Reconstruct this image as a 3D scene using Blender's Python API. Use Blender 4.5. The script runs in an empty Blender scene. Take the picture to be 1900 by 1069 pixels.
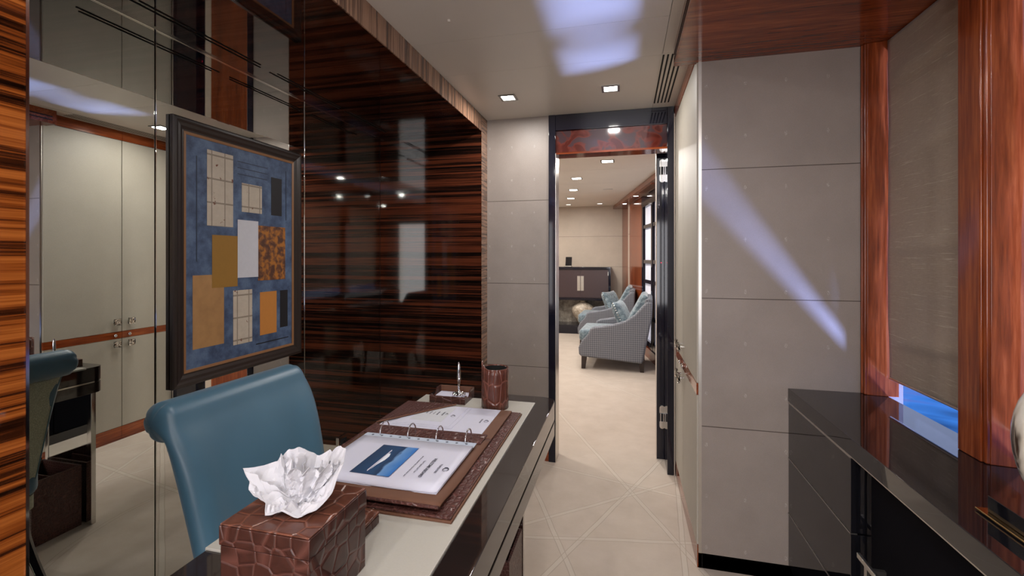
import bpy, bmesh, math, random
from mathutils import Vector, Matrix
PI = math.pi
R = math.radians
random.seed(7)
S = bpy.context.scene
COL = S.collection

# ------------------------------------------------------------------ camera
cam_d = bpy.data.cameras.new('camera')
cam_d.sensor_width = 36
cam_d.lens = 847 / 1900 * 36
cam_d.shift_y = -57.5 / 1900
cam_d.clip_start = 0.02
cam = bpy.data.objects.new('camera', cam_d)
cam.location = (0, 0, 1.25)
cam.rotation_euler = (PI / 2, 0, R(13.8))
COL.objects.link(cam)
S.camera = cam

# ------------------------------------------------------------------ colour management
S.view_settings.view_transform = 'Standard'
S.view_settings.look = 'None'
S.view_settings.gamma = 1
S.view_settings.use_curve_mapping = False
S.view_settings.exposure = 0.75


def lin(r, g, b):
    def f(v):
        v /= 255
        return v / 12.92 if v <= .04045 else ((v + .055) / 1.055) ** 2.4
    return (f(r), f(g), f(b), 1)


# ------------------------------------------------------------------ world: daylight over water
W = bpy.data.worlds.new('daylight')
S.world = W
W.use_nodes = True
nt = W.node_tree
nt.nodes.clear()
o = nt.nodes.new('ShaderNodeOutputWorld')
bg = nt.nodes.new('ShaderNodeBackground')
tc = nt.nodes.new('ShaderNodeTexCoord')
mp = nt.nodes.new('ShaderNodeMapping')
mp.inputs['Scale'].default_value = (1.5, 1.5, 13)
nz = nt.nodes.new('ShaderNodeTexNoise')
nz.inputs['Scale'].default_value = 2.2
nz.inputs['Detail'].default_value = 3
cr = nt.nodes.new('ShaderNodeValToRGB')
e = cr.color_ramp
e.elements[0].position = .34
e.elements[0].color = (.012, .03, .10, 1)
e.elements[1].position = .66
e.elements[1].color = (.22, .24, .6, 1)
n = e.elements.new(.47)
n.color = (.04, .18, .62, 1)
n = e.elements.new(.56)
n.color = (.11, .13, .42, 1)
sky = nt.nodes.new('ShaderNodeRGB')
sky.outputs[0].default_value = (.5, .62, 1, 1)
sep = nt.nodes.new('ShaderNodeSeparateXYZ')
mr = nt.nodes.new('ShaderNodeMapRange')
mr.inputs['From Min'].default_value = -.12
mr.inputs['From Max'].default_value = .02
mx = nt.nodes.new('ShaderNodeMix')
mx.data_type = 'RGBA'
L = nt.links
L.new(tc.outputs['Generated'], mp.inputs['Vector'])
L.new(mp.outputs[0], nz.inputs['Vector'])
L.new(nz.outputs['Fac'], cr.inputs[0])
L.new(tc.outputs['Generated'], sep.inputs[0])
L.new(sep.outputs[2], mr.inputs['Value'])
L.new(mr.outputs[0], mx.inputs['Factor'])
L.new(cr.outputs[0], mx.inputs['A'])
L.new(sky.outputs[0], mx.inputs['B'])
L.new(mx.outputs['Result'], bg.inputs['Color'])
bg.inputs['Strength'].default_value = .8
L.new(bg.outputs[0], o.inputs['Surface'])

# sun glancing up off the water and the white deck, in under the blinds
sd = bpy.data.lights.new('sun_glint', 'SUN')
sd.energy = 27
sd.angle = R(9)
sd.color = (.30, .42, 1)
so = bpy.data.objects.new('sun_glint', sd)
so.rotation_euler = Vector((-1.0, .4, 1.3)).to_track_quat('-Z', 'Y').to_euler()
so.location = (3, 0, -1)
COL.objects.link(so)

# fill lamp added behind the camera, set in an added window
bd_ = bpy.data.lights.new('back_fill_light', 'AREA')
bd_.shape = 'RECTANGLE'
bd_.size = 1.2
bd_.size_y = 1.3
bd_.energy = 21
bd_.color = (1, .95, .92)
bo_ = bpy.data.objects.new('back_fill_light', bd_)
bo_.location = (.0, -1.66, 1.15)
bo_.rotation_euler = (-PI / 2, 0, PI)
COL.objects.link(bo_)

CEIL = 2.114
SOF = 2.017
LAMP_W = 4.6
FAR_W = 8.0


def down_lamp(x, y, z, power, parent=None, size=.075, spread=180):
    d = bpy.data.lights.new('lamp_light', 'AREA')
    d.shape = 'SQUARE'
    d.size = size
    d.energy = power
    d.color = (1, .955, .91)
    d.spread = R(spread)
    ob = bpy.data.objects.new('lamp_light', d)
    ob.location = (x, y, z)
    COL.objects.link(ob)
    return ob


# ------------------------------------------------------------------ material helpers
class N:
    """small wrapper to write node trees"""
    def __init__(s, name):
        s.m = bpy.data.materials.new(name)
        s.m.use_nodes = True
        s.t = s.m.node_tree
        s.b = s.t.nodes['Principled BSDF']

    def n(s, typ, ins=None, **kw):
        nd = s.t.nodes.new('ShaderNode' + typ)
        for k, v in kw.items():
            setattr(nd, k, v)
        for k, v in (ins or {}).items():
            s.set(nd.inputs[k], v)
        return nd

    def set(s, sock, v):
        if isinstance(v, bpy.types.NodeSocket):
            s.t.links.new(v, sock)
        else:
            sock.default_value = v

    def p(s, **kw):
        for k, v in kw.items():
            s.set(s.b.inputs[k.replace('_', ' ')], v)
        return s

    def math(s, op, a, b=0.0, c=None):
        nd = s.t.nodes.new('ShaderNodeMath')
        nd.operation = op
        s.set(nd.inputs[0], a)
        s.set(nd.inputs[1], b)
        if c is not None:
            s.set(nd.inputs[2], c)
        return nd.outputs[0]

    def pos(s):
        return s.n('NewGeometry').outputs['Position']

    def obj(s):
        return s.n('TexCoord').outputs['Object']

    def map(s, v, sc=(1, 1, 1), loc=(0, 0, 0), rot=(0, 0, 0)):
        return s.n('Mapping', {'Vector': v, 'Scale': sc, 'Location': loc, 'Rotation': rot}).outputs[0]

    def noise(s, v, scale, detail=3, rough=.5, dist=0):
        return s.n('TexNoise', {'Vector': v, 'Scale': scale, 'Detail': detail, 'Roughness': rough,
                                'Distortion': dist}).outputs['Fac']

    def ramp(s, f, stops, interp='LINEAR'):
        nd = s.n('ValToRGB', {'Fac': f})
        el = nd.color_ramp.elements
        nd.color_ramp.interpolation = interp
        while len(el) > 1:
            el.remove(el[0])
        el[0].position, el[0].color = stops[0][0], stops[0][1]
        for p_, c_ in stops[1:]:
            q = el.new(p_)
            q.color = c_
        return nd.outputs[0]

    def mix(s, f, a, b, mode='MIX'):
        nd = s.t.nodes.new('ShaderNodeMix')
        nd.data_type = 'RGBA'
        nd.blend_type = mode
        s.set(nd.inputs['Factor'], f)
        s.set(nd.inputs['A'], a)
        s.set(nd.inputs['B'], b)
        return nd.outputs['Result']

    def bump(s, h, strength=.3, dist=.002):
        nd = s.n('Bump', {'Height': h, 'Strength': strength, 'Distance': dist})
        s.set(s.b.inputs['Normal'], nd.outputs[0])
        return s


def g(v):
    return (v, v, v, 1)


def plain(name, c, rough=.5, metal=0, ior=1.5, coat=0, bumpy=0, scale=80):
    a = N(name)
    v = a.obj()
    nn = a.noise(v, scale, 3)
    c2 = tuple(x * .9 for x in c[:3]) + (1,)
    a.p(Base_Color=a.mix(nn, c2, c), Roughness=rough, Metallic=metal, IOR=ior, Coat_Weight=coat, Coat_Roughness=.03)
    if bumpy:
        a.bump(nn, bumpy, .001)
    return a.m


def ebony(name, sc, dark=1.0, rough=.05, ior=1.65, warm_lit=0, pale=0):
    """macassar ebony: sc = mapping scale, small along the grain"""
    a = N(name)
    v = a.map(a.pos(), sc)
    n1 = a.noise(v, 1.0, 2, .5, .15)
    n2 = a.noise(a.map(v, (.6, .6, 1) if sc[2] > sc[1] else (.6, 1, .6)), 4.2, 3, .55, .1)
    n3 = a.noise(v, 13.0, 2, .6)
    f = a.math('ADD', a.math('ADD', a.math('MULTIPLY', n1, .42), a.math('MULTIPLY', n2, .42)), a.math('MULTIPLY', n3, .16))
    if pale:
        st = [(.38, lin(40, 30, 27)), (.46, lin(96, 70, 56)), (.55, lin(150, 116, 94)), (.66, lin(120, 92, 76))]
    elif warm_lit:
        st = [(.40, lin(14, 6, 3)), (.45, lin(58, 26, 10)), (.50, lin(120, 60, 22)), (.57, lin(158, 90, 38)), (.66, lin(132, 70, 30))]  # oranger stops paint the light falling on the near panel
    else:
        st = [(.40, lin(9, 6, 5)), (.46, lin(22, 11, 8)), (.51, lin(50, 24, 15)), (.56, lin(84, 41, 25)), (.63, lin(60, 29, 19))]
    col = a.ramp(f, [(p_, tuple(c * dark for c in q[:3]) + (1,)) for p_, q in st])
    a.p(Base_Color=col, Roughness=rough, IOR=ior)
    return a.m


def mahogany(name, sc, rough=.12, ior=1.55):
    a = N(name)
    v = a.map(a.pos(), sc)
    n1 = a.noise(v, 1.0, 4, .6, .4)
    n2 = a.noise(v, 7.0, 4, .6, .2)
    f = a.math('ADD', a.math('MULTIPLY', n1, .5), a.math('MULTIPLY', n2, .5))
    col = a.ramp(f, [(.35, lin(82, 33, 15)), (.5, lin(124, 56, 25)), (.65, lin(154, 80, 40))])
    a.p(Base_Color=col, Roughness=rough, IOR=ior)
    return a.m


def shagreen(name, c, seams, rough=.45, off=0.0, dots=True, var=.12):
    """fine pebbled wall covering; panel seams lie at heights given in metres"""
    a = N(name)
    v = a.pos()
    fine = a.noise(v, 520, 2, .6)
    cloth = a.noise(a.map(v, (1, 1, .15)), 260, 2)
    big = a.noise(v, 5, 4, .6)
    c0 = tuple(x * (1 - var * 1.6) for x in c[:3]) + (1,)
    c1 = tuple(min(1, x * (1 + var)) for x in c[:3]) + (1,)
    col = a.mix(big, c0, c1)
    col = a.mix(a.math('MULTIPLY', fine, .55), col, tuple(x * .38 for x in c[:3]) + (1,))
    xyz_ = a.n('SeparateXYZ', {'Vector': v}).outputs
    z = xyz_[2]
    gxx = a.math('MULTIPLY', a.math('SUBTRACT', a.math('FRACT', a.math('DIVIDE', a.math('ADD', xyz_[0], .038), .143)), .5), .143)
    gzz = a.math('MULTIPLY', a.math('SUBTRACT', a.math('FRACT', a.math('DIVIDE', a.math('ADD', z, .014), .205)), .5), .205)
    rr_ = a.math('SQRT', a.math('ADD', a.math('MULTIPLY', gxx, gxx), a.math('MULTIPLY', gzz, a.math('MULTIPLY', gzz, .35))))
    pearl = a.math('MULTIPLY', a.math('LESS_THAN', rr_, .0052), a.math('GREATER_THAN', a.noise(v, 420, 1), .56))
    if dots:
        col = a.mix(a.math('MULTIPLY', pearl, .3), col, lin(235, 230, 220))
    h = a.math('ADD', fine, a.math('MULTIPLY', cloth, .4))
    for s_ in seams:
        d = a.math('ABSOLUTE', a.math('SUBTRACT', z, s_))
        ln = a.math('LESS_THAN', d, .0016)
        col = a.mix(ln, col, lin(70, 60, 52))
        h = a.math('SUBTRACT', h, a.math('MULTIPLY', ln, 6))
    a.p(Base_Color=col, Roughness=rough)
    a.bump(h, .35, .0006)
    return a.m


def croc(name, c_hi, c_lo, cells, stretch=(1, 1, 1), rough=.3, rnd=.5, bs=.7):
    """embossed crocodile leather: squarish scales parted by pale creases"""
    a = N(name)
    v = a.map(a.obj(), stretch)
    w = a.noise(v, cells * .35, 2)
    v2 = a.n('VectorMath', {0: v, 1: a.n('VectorMath', {0: a.n('CombineXYZ', {'X': w, 'Y': w, 'Z': w}).outputs[0],
                                                     1: (.35 / cells,) * 3}, operation='MULTIPLY').outputs[0]},
             operation='ADD').outputs[0]
    vo = a.n('TexVoronoi', {'Vector': v2, 'Scale': cells, 'Randomness': rnd}, feature='DISTANCE_TO_EDGE')
    d = vo.outputs['Distance']
    edge = a.ramp(d, [(0, g(1)), (.03, g(.6)), (.07, g(0))])
    nn = a.noise(v, cells * 2.2, 4)
    base = a.mix(nn, c_lo, c_hi)
    col = a.mix(a.math('MULTIPLY', edge, .35), base, tuple(min(1, x * 2.6 + .015) for x in c_hi[:3]) + (1,))
    a.p(Base_Color=col, Roughness=rough)
    dome = a.ramp(d, [(0, g(0)), (.1, g(.8)), (.4, g(1))])
    a.bump(a.math('ADD', dome, a.math('MULTIPLY', nn, .15)), bs, .0022)
    return a.m


# ------------------------------------------------------------------ materials
M = {}
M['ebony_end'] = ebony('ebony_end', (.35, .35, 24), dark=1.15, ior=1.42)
M['ebony_near'] = ebony('ebony_near', (2, .45, 27), warm_lit=1)
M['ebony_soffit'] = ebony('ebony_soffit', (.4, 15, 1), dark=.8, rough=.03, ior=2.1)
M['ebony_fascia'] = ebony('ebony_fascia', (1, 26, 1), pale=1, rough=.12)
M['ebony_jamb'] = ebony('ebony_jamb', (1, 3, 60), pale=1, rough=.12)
M['mah_x'] = mahogany('mahogany_x', (1.0, 14, 14), .1)
M['mah_y'] = mahogany('mahogany_y', (14, 1.0, 14), .1)
M['mah_z'] = mahogany('mahogany_z', (16, 16, .9), .14)
a = N('dark_red_reflections')
n_ = a.noise(a.pos(), 9, 2, .5, 1.2)
a.p(Base_Color=a.ramp(n_, [(.42, lin(70, 26, 20)), (.5, lin(92, 40, 32)), (.56, lin(60, 44, 48))]), Roughness=.08, IOR=1.6)  # noise patches painted in place of reflections in the header panel
M['mah_dark'] = a.m
SEAMS = (.572, 1.085, 1.6)
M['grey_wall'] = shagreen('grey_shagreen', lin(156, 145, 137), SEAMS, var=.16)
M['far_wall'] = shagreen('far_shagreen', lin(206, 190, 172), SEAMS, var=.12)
M['cupboard'] = shagreen('cupboard_shagreen', lin(180, 173, 160), (), rough=.5, var=.08)
M['ceiling'] = plain('ceiling_paint', lin(205, 198, 188), .3, scale=3)
M['ceiling_far'] = plain('far_ceiling_paint', lin(232, 224, 212), .5, scale=3)
M['strip'] = plain('ceiling_strip', lin(200, 192, 180), .35, scale=3)
M['black'] = plain('black_lacquer', (.006, .006, .008, 1), .03, ior=1.7, scale=4)
M['brown_lacquer'] = plain('brown_black_lacquer', (.016, .011, .010, 1), .04, ior=1.7, scale=4)
M['door_lacquer'] = plain('blue_black_lacquer', (.008, .008, .016, 1), .07, ior=1.5, scale=4)
M['dark'] = plain('dark_void', (.004, .004, .004, 1), .9)
M['dark_edge'] = plain('dark_edge', (.012, .010, .009, 1), .5)
M['dark_door'] = plain('dark_door', (.004, .004, .006, 1), .5, ior=1.08)
M['steel'] = plain('polished_steel', (.78, .77, .74, 1), .09, 1, scale=6)
M['dark_steel'] = plain('dark_steel', (.22, .21, .2, 1), .25, 1, scale=6)
M['chrome'] = plain('chrome', (.85, .85, .86, 1), .05, 1, scale=6)
M['brushed'] = plain('brushed_steel', (.62, .60, .56, 1), .28, 1, scale=50)
M['gold'] = plain('gold', (.75, .52, .24, 1), .15, 1, scale=10)
M['mirror'] = plain('mirror_glass', (.80, .82, .78, 1), .0, 1, scale=1)
M['inlay'] = plain('ivory_leather', lin(172, 168, 158), .38, bumpy=.05, scale=300)
M['suede'] = plain('brown_suede', lin(100, 64, 44), .75, bumpy=.2, scale=60)
M['paper'] = plain('paper', lin(202, 202, 216), .45, scale=8)
M['sleeve'] = plain('plastic_sleeve', lin(190, 200, 214), .15, scale=8)
M['tissue'] = plain('tissue_paper', lin(200, 200, 205), .8, scale=20)
M['ink'] = plain('ink', lin(50, 50, 66), .7)
M['hole'] = plain('hole', lin(70, 74, 84), .7)
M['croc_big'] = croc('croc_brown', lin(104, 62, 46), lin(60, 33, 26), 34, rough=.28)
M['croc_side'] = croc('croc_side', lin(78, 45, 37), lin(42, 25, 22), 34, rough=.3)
M['croc_fine'] = croc('croc_fine', lin(92, 56, 50), lin(46, 26, 24), 85, rough=.3)
M['croc_cup'] = croc('croc_cup', lin(104, 60, 48), lin(60, 32, 26), 40, (1, 1, .45), rough=.25)
M['teal_back'] = plain('teal_pipe', lin(60, 100, 112), .35)
M['leg_black'] = plain('black_leg', (.01, .009, .01, 1), .12)
M['socket'] = plain('socket_black', (.012, .012, .014, 1), .3)
M['rubber'] = M['dark_edge']
M['gasket'] = plain('pale_edge', lin(205, 190, 175), .4)
M['far_brown'] = plain('brown_door', lin(66, 50, 52), .35, scale=5)
M['screen'] = plain('screen_black', (.01, .01, .012, 1), .08)
M['shoji'] = None
a = N('shoji_screen')
n_ = a.noise(a.map(a.pos(), (3, 3, 1)), 2, 2)
a.p(Base_Color=a.mix(n_, lin(210, 215, 235), lin(236, 232, 228)), Roughness=.5)
a.p(Emission_Color=(.55, .66, 1, 1), Emission_Strength=.10)  # faint blue emission stands in for daylight behind the panes
M['shoji'] = a.m

a = N('lamp_glow')
a.p(Base_Color=(1, 1, 1, 1), Emission_Color=(1, .96, .9, 1), Emission_Strength=14.0)
M['glow'] = a.m
a = N('lamp_off_glow')  # weak emission put into the diffusers of the unlit fittings
a.p(Base_Color=(.8, .8, .8, 1), Emission_Color=(1, .96, .9, 1), Emission_Strength=1.2)
M['glow_dim'] = a.m
a = N('red_led')
a.p(Base_Color=(.5, 0, .02, 1), Emission_Color=(1, .02, .08, 1), Emission_Strength=1.5)
M['led'] = a.m

# teal satin leather
a = N('teal_satin')
v = a.obj()
fine = a.noise(v, 900, 2)
a.p(Base_Color=a.mix(a.noise(v, 6, 2), lin(62, 94, 112), lin(74, 108, 127)), Roughness=.36,
    Sheen_Weight=.25, Sheen_Roughness=.4, Sheen_Tint=(.7, .85, 1, 1))
a.bump(fine, .08, .0005)
M['teal'] = a.m
# silver-green stingray back of the chair
a = N('silver_green_leather')
v = a.obj()
sp = a.ramp(a.noise(v, 380, 3, .7), [(.42, lin(140, 142, 120)), (.58, lin(176, 175, 150)), (.70, lin(214, 212, 190))])
a.p(Base_Color=sp, Roughness=.45)
M['green_back'] = a.m
# armchair weave
a = N('armchair_weave')
v = a.map(a.obj(), (1, 1, 1), rot=(0, R(45), 0))
ck = a.n('TexChecker', {'Vector': v, 'Scale': 62, 'Color1': lin(84, 84, 92), 'Color2': lin(140, 142, 148)})
a.p(Base_Color=a.mix(a.noise(a.obj(), 160, 2), ck.outputs[0], lin(100, 102, 108)), Roughness=.8)
M['weave'] = a.m
a = N('blue_grey_chenille')
v = a.obj()
a.p(Base_Color=a.ramp(a.noise(v, 28, 4, .65), [(.4, lin(78, 94, 104)), (.55, lin(112, 130, 138)), (.66, lin(142, 154, 158))]),
    Roughness=.6, Sheen_Weight=.4)
a.bump(a.noise(v, 40, 3), .2, .002)
M['chenille'] = a.m
# blind fabric with slubs
a = N('slub_silk')
v = a.pos()
weave = a.noise(a.map(v, (60, 60, 900)), 1, 2)
slub = a.ramp(a.noise(a.map(v, (7, 7, 300)), 1, 3, .7), [(.62, g(0)), (.66, g(1))])
vert = a.noise(a.map(v, (700, 700, 30)), 1, 2)
c = a.mix(weave, lin(138, 122, 104), lin(184, 166, 144))
c = a.mix(a.math('MULTIPLY', vert, .35), c, lin(96, 88, 78))
c = a.mix(a.math('MULTIPLY', slub, .6), c, lin(205, 195, 175))
a.p(Base_Color=c, Roughness=.55, Sheen_Weight=.2)
a.bump(a.math('ADD', weave, a.math('MULTIPLY', slub, 2)), .3, .0006)
M['blind'] = a.m
# cabinet niche stone and vase
a = N('niche_stone')
n_ = a.noise(a.pos(), 14, 6, .7)
a.p(Base_Color=a.ramp(n_, [(.35, lin(126, 116, 104)), (.5, lin(170, 160, 146)), (.65, lin(200, 192, 178))]), Roughness=.6)
M['stone'] = a.m
a = N('vase_glaze')
n_ = a.noise(a.obj(), 26, 5, .7)
a.p(Base_Color=a.ramp(n_, [(.4, lin(150, 136, 118)), (.6, lin(206, 194, 176))]), Roughness=.35)
a.bump(n_, .4, .003)
M['vase'] = a.m
# horn sculpture
a = N('marbled_horn')
n_ = a.noise(a.map(a.obj(), (14, 14, 5)), 1, 3, .5, .8)
a.p(Base_Color=a.ramp(n_, [(.46, lin(214, 210, 200)), (.53, lin(186, 178, 164)), (.57, lin(60, 46, 38)), (.7, lin(40, 30, 26))]),
    Roughness=.08, Coat_Weight=1)
M['horn'] = a.m
# glass
a = N('window_glass')
a.t.nodes.remove(a.b)
tr = a.n('BsdfTransparent')
gl = a.n('BsdfGlossy', {'Roughness': .01})
ms = a.n('MixShader', {0: .05, 1: tr.outputs[0], 2: gl.outputs[0]})
a.t.links.new(ms.outputs[0], a.t.nodes['Material Output'].inputs['Surface'])
M['glass'] = a.m

# carpet: pale pile with sculpted double lines
a = N('carved_carpet')
v = a.pos()
xyz = a.n('SeparateXYZ', {'Vector': v})
px_, py_ = xyz.outputs[0], xyz.outputs[1]
wob = a.math('MULTIPLY', a.math('SUBTRACT', a.noise(v, 4, 2), .5), .012)


def line_dist(p0, p1):
    dx, dy = p1[0] - p0[0], p1[1] - p0[1]
    l_ = math.hypot(dx, dy)
    nx, ny = -dy / l_, dx / l_
    k = -(nx * p0[0] + ny * p0[1])
    q = a.math('ADD', a.math('MULTIPLY', px_, nx), a.math('MULTIPLY', py_, ny))
    return a.math('ABSOLUTE', a.math('ADD', a.math('ADD', q, k), wob))


lines = [((.222, 2.946), (-.243, 1.908)), ((-.338, 3.292), (.244, 2.071)), ((-.428, 1.995), (.295, 2.126)),
         ((-.481, 2.453), (-.195, 1.794)), ((-.423, 2.706), (.283, 2.514)), ((.281, 2.6), (.22, 1.7)),
         ((-1.176, 1.509), (-.109, 2.364)), ((-1.5, 1.15), (.3, 1.42)),
         ((-1.0, 5.6), (.4, 3.9)), ((-1.2, 4.1), (.6, 5.0))]
groove = None
flat = None
for p0, p1 in lines:
    d = line_dist(p0, p1)
    e1 = a.math('LESS_THAN', a.math('ABSOLUTE', a.math('SUBTRACT', d, .011)), .0016)
    f1 = a.math('LESS_THAN', d, .011)
    groove = e1 if groove is None else a.math('MAXIMUM', groove, e1)
    flat = f1 if flat is None else a.math('MAXIMUM', flat, f1)
ring = a.n('VectorMath', {0: v, 1: (-1.55, 1.75, 0)}, operation='DISTANCE').outputs['Value']
d = a.math('ABSOLUTE', a.math('SUBTRACT', a.math('ADD', ring, wob), .86))
groove = a.math('MAXIMUM', groove, a.math('LESS_THAN', a.math('ABSOLUTE', a.math('SUBTRACT', d, .011)), .0016))
cloud = a.noise(v, 7, 5, .62)
cloud2 = a.noise(v, 2.2, 3, .5)
pile = a.noise(v, 700, 2)
col = a.mix(cloud, lin(164, 149, 135), lin(196, 183, 170))
col = a.mix(a.math('MULTIPLY', cloud2, .35), col, lin(176, 160, 140))
col = a.mix(a.math('MULTIPLY', flat, .3), col, lin(198, 190, 176))
col = a.mix(a.math('MULTIPLY', groove, .35), col, lin(116, 100, 82))
a.p(Base_Color=col, Roughness=.9, Sheen_Weight=.15)
a.bump(a.math('ADD', a.math('ADD', a.math('MULTIPLY', cloud, .5), a.math('MULTIPLY', pile, .12)),
              a.math('SUBTRACT', a.math('MULTIPLY', flat, .2), groove)), .5, .004)
M['carpet'] = a.m

# photo of a yacht at sea on the title page: sea below, sky above, along local x
a = N('printed_sea')
v = a.pos()
x_ = a.n('SeparateXYZ', {'Vector': v}).outputs[0]
n_ = a.noise(a.map(v, (90, 25, 1)), 1, 4)
f = a.math('ADD', a.math('MULTIPLY', a.math('SUBTRACT', x_, -.588), 8.5), a.math('MULTIPLY', n_, .22))
a.p(Base_Color=a.ramp(f, [(0, lin(44, 60, 84)), (.5, lin(46, 74, 108)), (.62, lin(40, 60, 90)), (.66, lin(110, 150, 196)),
                          (.85, lin(66, 120, 184)), (1, lin(40, 100, 176))]), Roughness=.3)
M['sea'] = a.m


# ------------------------------------------------------------------ geometry helpers
def wloc(o_):
    v_ = Vector((0, 0, 0))
    while o_:
        v_ += o_.location
        o_ = o_.parent
    return v_


def tag(o_, label=None, cat=None, group=None, kind=None):
    if label: o_['label'] = label
    if cat: o_['category'] = cat
    if group: o_['group'] = group
    if kind: o_['kind'] = kind
    return o_


def thing(name, label, cat, loc=(0, 0, 0), rz=0, group=None):
    o_ = bpy.data.objects.new(name, None)
    o_.empty_display_size = .1
    COL.objects.link(o_)
    o_.location = loc
    o_.rotation_euler = (0, 0, rz)
    return tag(o_, label, cat, group)


def obj(name, bm, mat, parent=None, local=False, smooth=False, bevel=0, seg=3, sub=0, loc=None, label=None, solid=0,
        angle=40):
    me = bpy.data.meshes.new(name)
    if parent is not None and not local:
        bmesh.ops.translate(bm, verts=bm.verts, vec=-wloc(parent))
    if loc is not None:
        bmesh.ops.translate(bm, verts=bm.verts, vec=-Vector(loc))
    bmesh.ops.recalc_face_normals(bm, faces=bm.faces)
    bm.to_mesh(me)
    bm.free()
    mats = mat if isinstance(mat, (list, tuple)) else [mat]
    for m_ in mats:
        me.materials.append(M[m_] if isinstance(m_, str) else m_)
    o_ = bpy.data.objects.new(name, me)
    COL.objects.link(o_)
    if loc is not None:
        o_.location = loc
    if parent is not None:
        o_.parent = parent
    if solid:
        md = o_.modifiers.new('s', 'SOLIDIFY')
        md.thickness = solid
        md.offset = 0
    if bevel:
        md = o_.modifiers.new('b', 'BEVEL')
        md.width = bevel
        md.segments = seg
        md.limit_method = 'ANGLE'
        md.angle_limit = R(angle)
    if sub:
        md = o_.modifiers.new('u', 'SUBSURF')
        md.levels = md.render_levels = sub
    if smooth or bevel or sub:
        for p_ in me.polygons:
            p_.use_smooth = True
        if not sub:
            md = o_.modifiers.new('w', 'WEIGHTED_NORMAL') if bevel else None
    if label:
        o_['label'] = label
    return o_


def struct(name, bm, mat, **kw):
    o_ = obj(name, bm, mat, **kw)
    if kw.get('parent') is None:
        o_['kind'] = 'structure'
    return o_


def BM():
    return bmesh.new()


def box(x0, x1, y0, y1, z0, z1, bm=None, mi=0):
    bm = bm or BM()
    vs = [bm.verts.new((x, y, z)) for x in (x0, x1) for y in (y0, y1) for z in (z0, z1)]
    for f_ in ((0, 1, 3, 2), (4, 6, 7, 5), (0, 4, 5, 1), (2, 3, 7, 6), (0, 2, 6, 4), (1, 5, 7, 3)):
        q = bm.faces.new([vs[i] for i in f_])
        q.material_index = mi
    return bm


def prism(pts, axis, a0, a1, bm=None):
    """polygon pts in the plane normal to axis, extruded from a0 to a1"""
    bm = bm or BM()

    def mk(p_, a_):
        if axis == 'x': return (a_, p_[0], p_[1])
        if axis == 'y': return (p_[0], a_, p_[1])
        return (p_[0], p_[1], a_)
    A = [bm.verts.new(mk(p_, a0)) for p_ in pts]
    B = [bm.verts.new(mk(p_, a1)) for p_ in pts]
    bm.faces.new(A)
    bm.faces.new(B[::-1])
    k = len(pts)
    for i in range(k):
        bm.faces.new((A[i], A[(i + 1) % k], B[(i + 1) % k], B[i]))
    return bm


def tube(path, rad, bm=None, seg=10, closed=False, sx=1.0):
    bm = bm or BM()
    P_ = [Vector(p_) for p_ in path]
    k = len(P_)
    rings = []
    up = None
    for i in range(k):
        t_ = (P_[(i + 1) % k] - P_[i - 1]) if closed else (P_[min(i + 1, k - 1)] - P_[max(i - 1, 0)])
        t_.normalize()
        if up is None:
            up = Vector((0, 0, 1)) if abs(t_.z) < .9 else Vector((1, 0, 0))
        u_ = t_.cross(up).normalized()
        w_ = u_.cross(t_).normalized()
        up = w_
        r_ = rad[i] if isinstance(rad, (list, tuple)) else rad
        rings.append([bm.verts.new(P_[i] + (u_ * math.cos(2 * PI * j / seg) * sx + w_ * math.sin(2 * PI * j / seg)) * r_)
                      for j in range(seg)])
    for i in range(k if closed else k - 1):
        A, B = rings[i], rings[(i + 1) % k]
        for j in range(seg):
            bm.faces.new((A[j], A[(j + 1) % seg], B[(j + 1) % seg], B[j]))
    if not closed:
        bm.faces.new(rings[0][::-1])
        bm.faces.new(rings[-1])
    return bm


def lathe(prof, cx, cy, bm=None, seg=28, cap=True):
    bm = bm or BM()
    rings = []
    for r_, z_ in prof:
        if r_ < 1e-5:
            rings.append([bm.verts.new((cx, cy, z_))])
        else:
            rings.append([bm.verts.new((cx + r_ * math.cos(2 * PI * j / seg), cy + r_ * math.sin(2 * PI * j / seg), z_))
                          for j in range(seg)])
    for A, B in zip(rings, rings[1:]):
        if len(A) == 1 and len(B) == 1: continue
        for j in range(seg):
            j2 = (j + 1) % seg
            if len(A) == 1: bm.faces.new((A[0], B[j2], B[j]))
            elif len(B) == 1: bm.faces.new((A[j], A[j2], B[0]))
            else: bm.faces.new((A[j], A[j2], B[j2], B[j]))
    return bm


def grid(fn, nu, nv, bm=None, cu=False):
    bm = bm or BM()
    V_ = [[bm.verts.new(fn(i / (nu - (0 if cu else 1)), j / (nv - 1))) for j in range(nv)] for i in range(nu)]
    for i in range(nu if cu else nu - 1):
        for j in range(nv - 1):
            bm.faces.new((V_[i][j], V_[(i + 1) % nu][j], V_[(i + 1) % nu][j + 1], V_[i][j + 1]))
    return bm


def quad(p, bm=None):
    bm = bm or BM()
    bm.faces.new([bm.verts.new(q) for q in p])
    return bm


def plate(cx, cy, w, h, z0, z1, rot=0, bm=None):
    bm = bm or BM()
    c_, s_ = math.cos(rot), math.sin(rot)
    pts = [(cx + x * c_ - y * s_, cy + x * s_ + y * c_) for x, y in ((-w / 2, -h / 2), (w / 2, -h / 2), (w / 2, h / 2), (-w / 2, h / 2))]
    return prism(pts, 'z', z0, z1, bm)


# ================================================================== THE SETTING
MX = -1.53     # mirror wall of the alcove
LX = -.845     # face of the left wall in front of the alcove
YA, YB = .478, 2.66   # alcove from / to
YD = 2.77      # door wall
CX = .284      # corridor cupboards
YP = 1.96      # right pier
WX = .925      # window plane
BACK = -1.7

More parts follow.
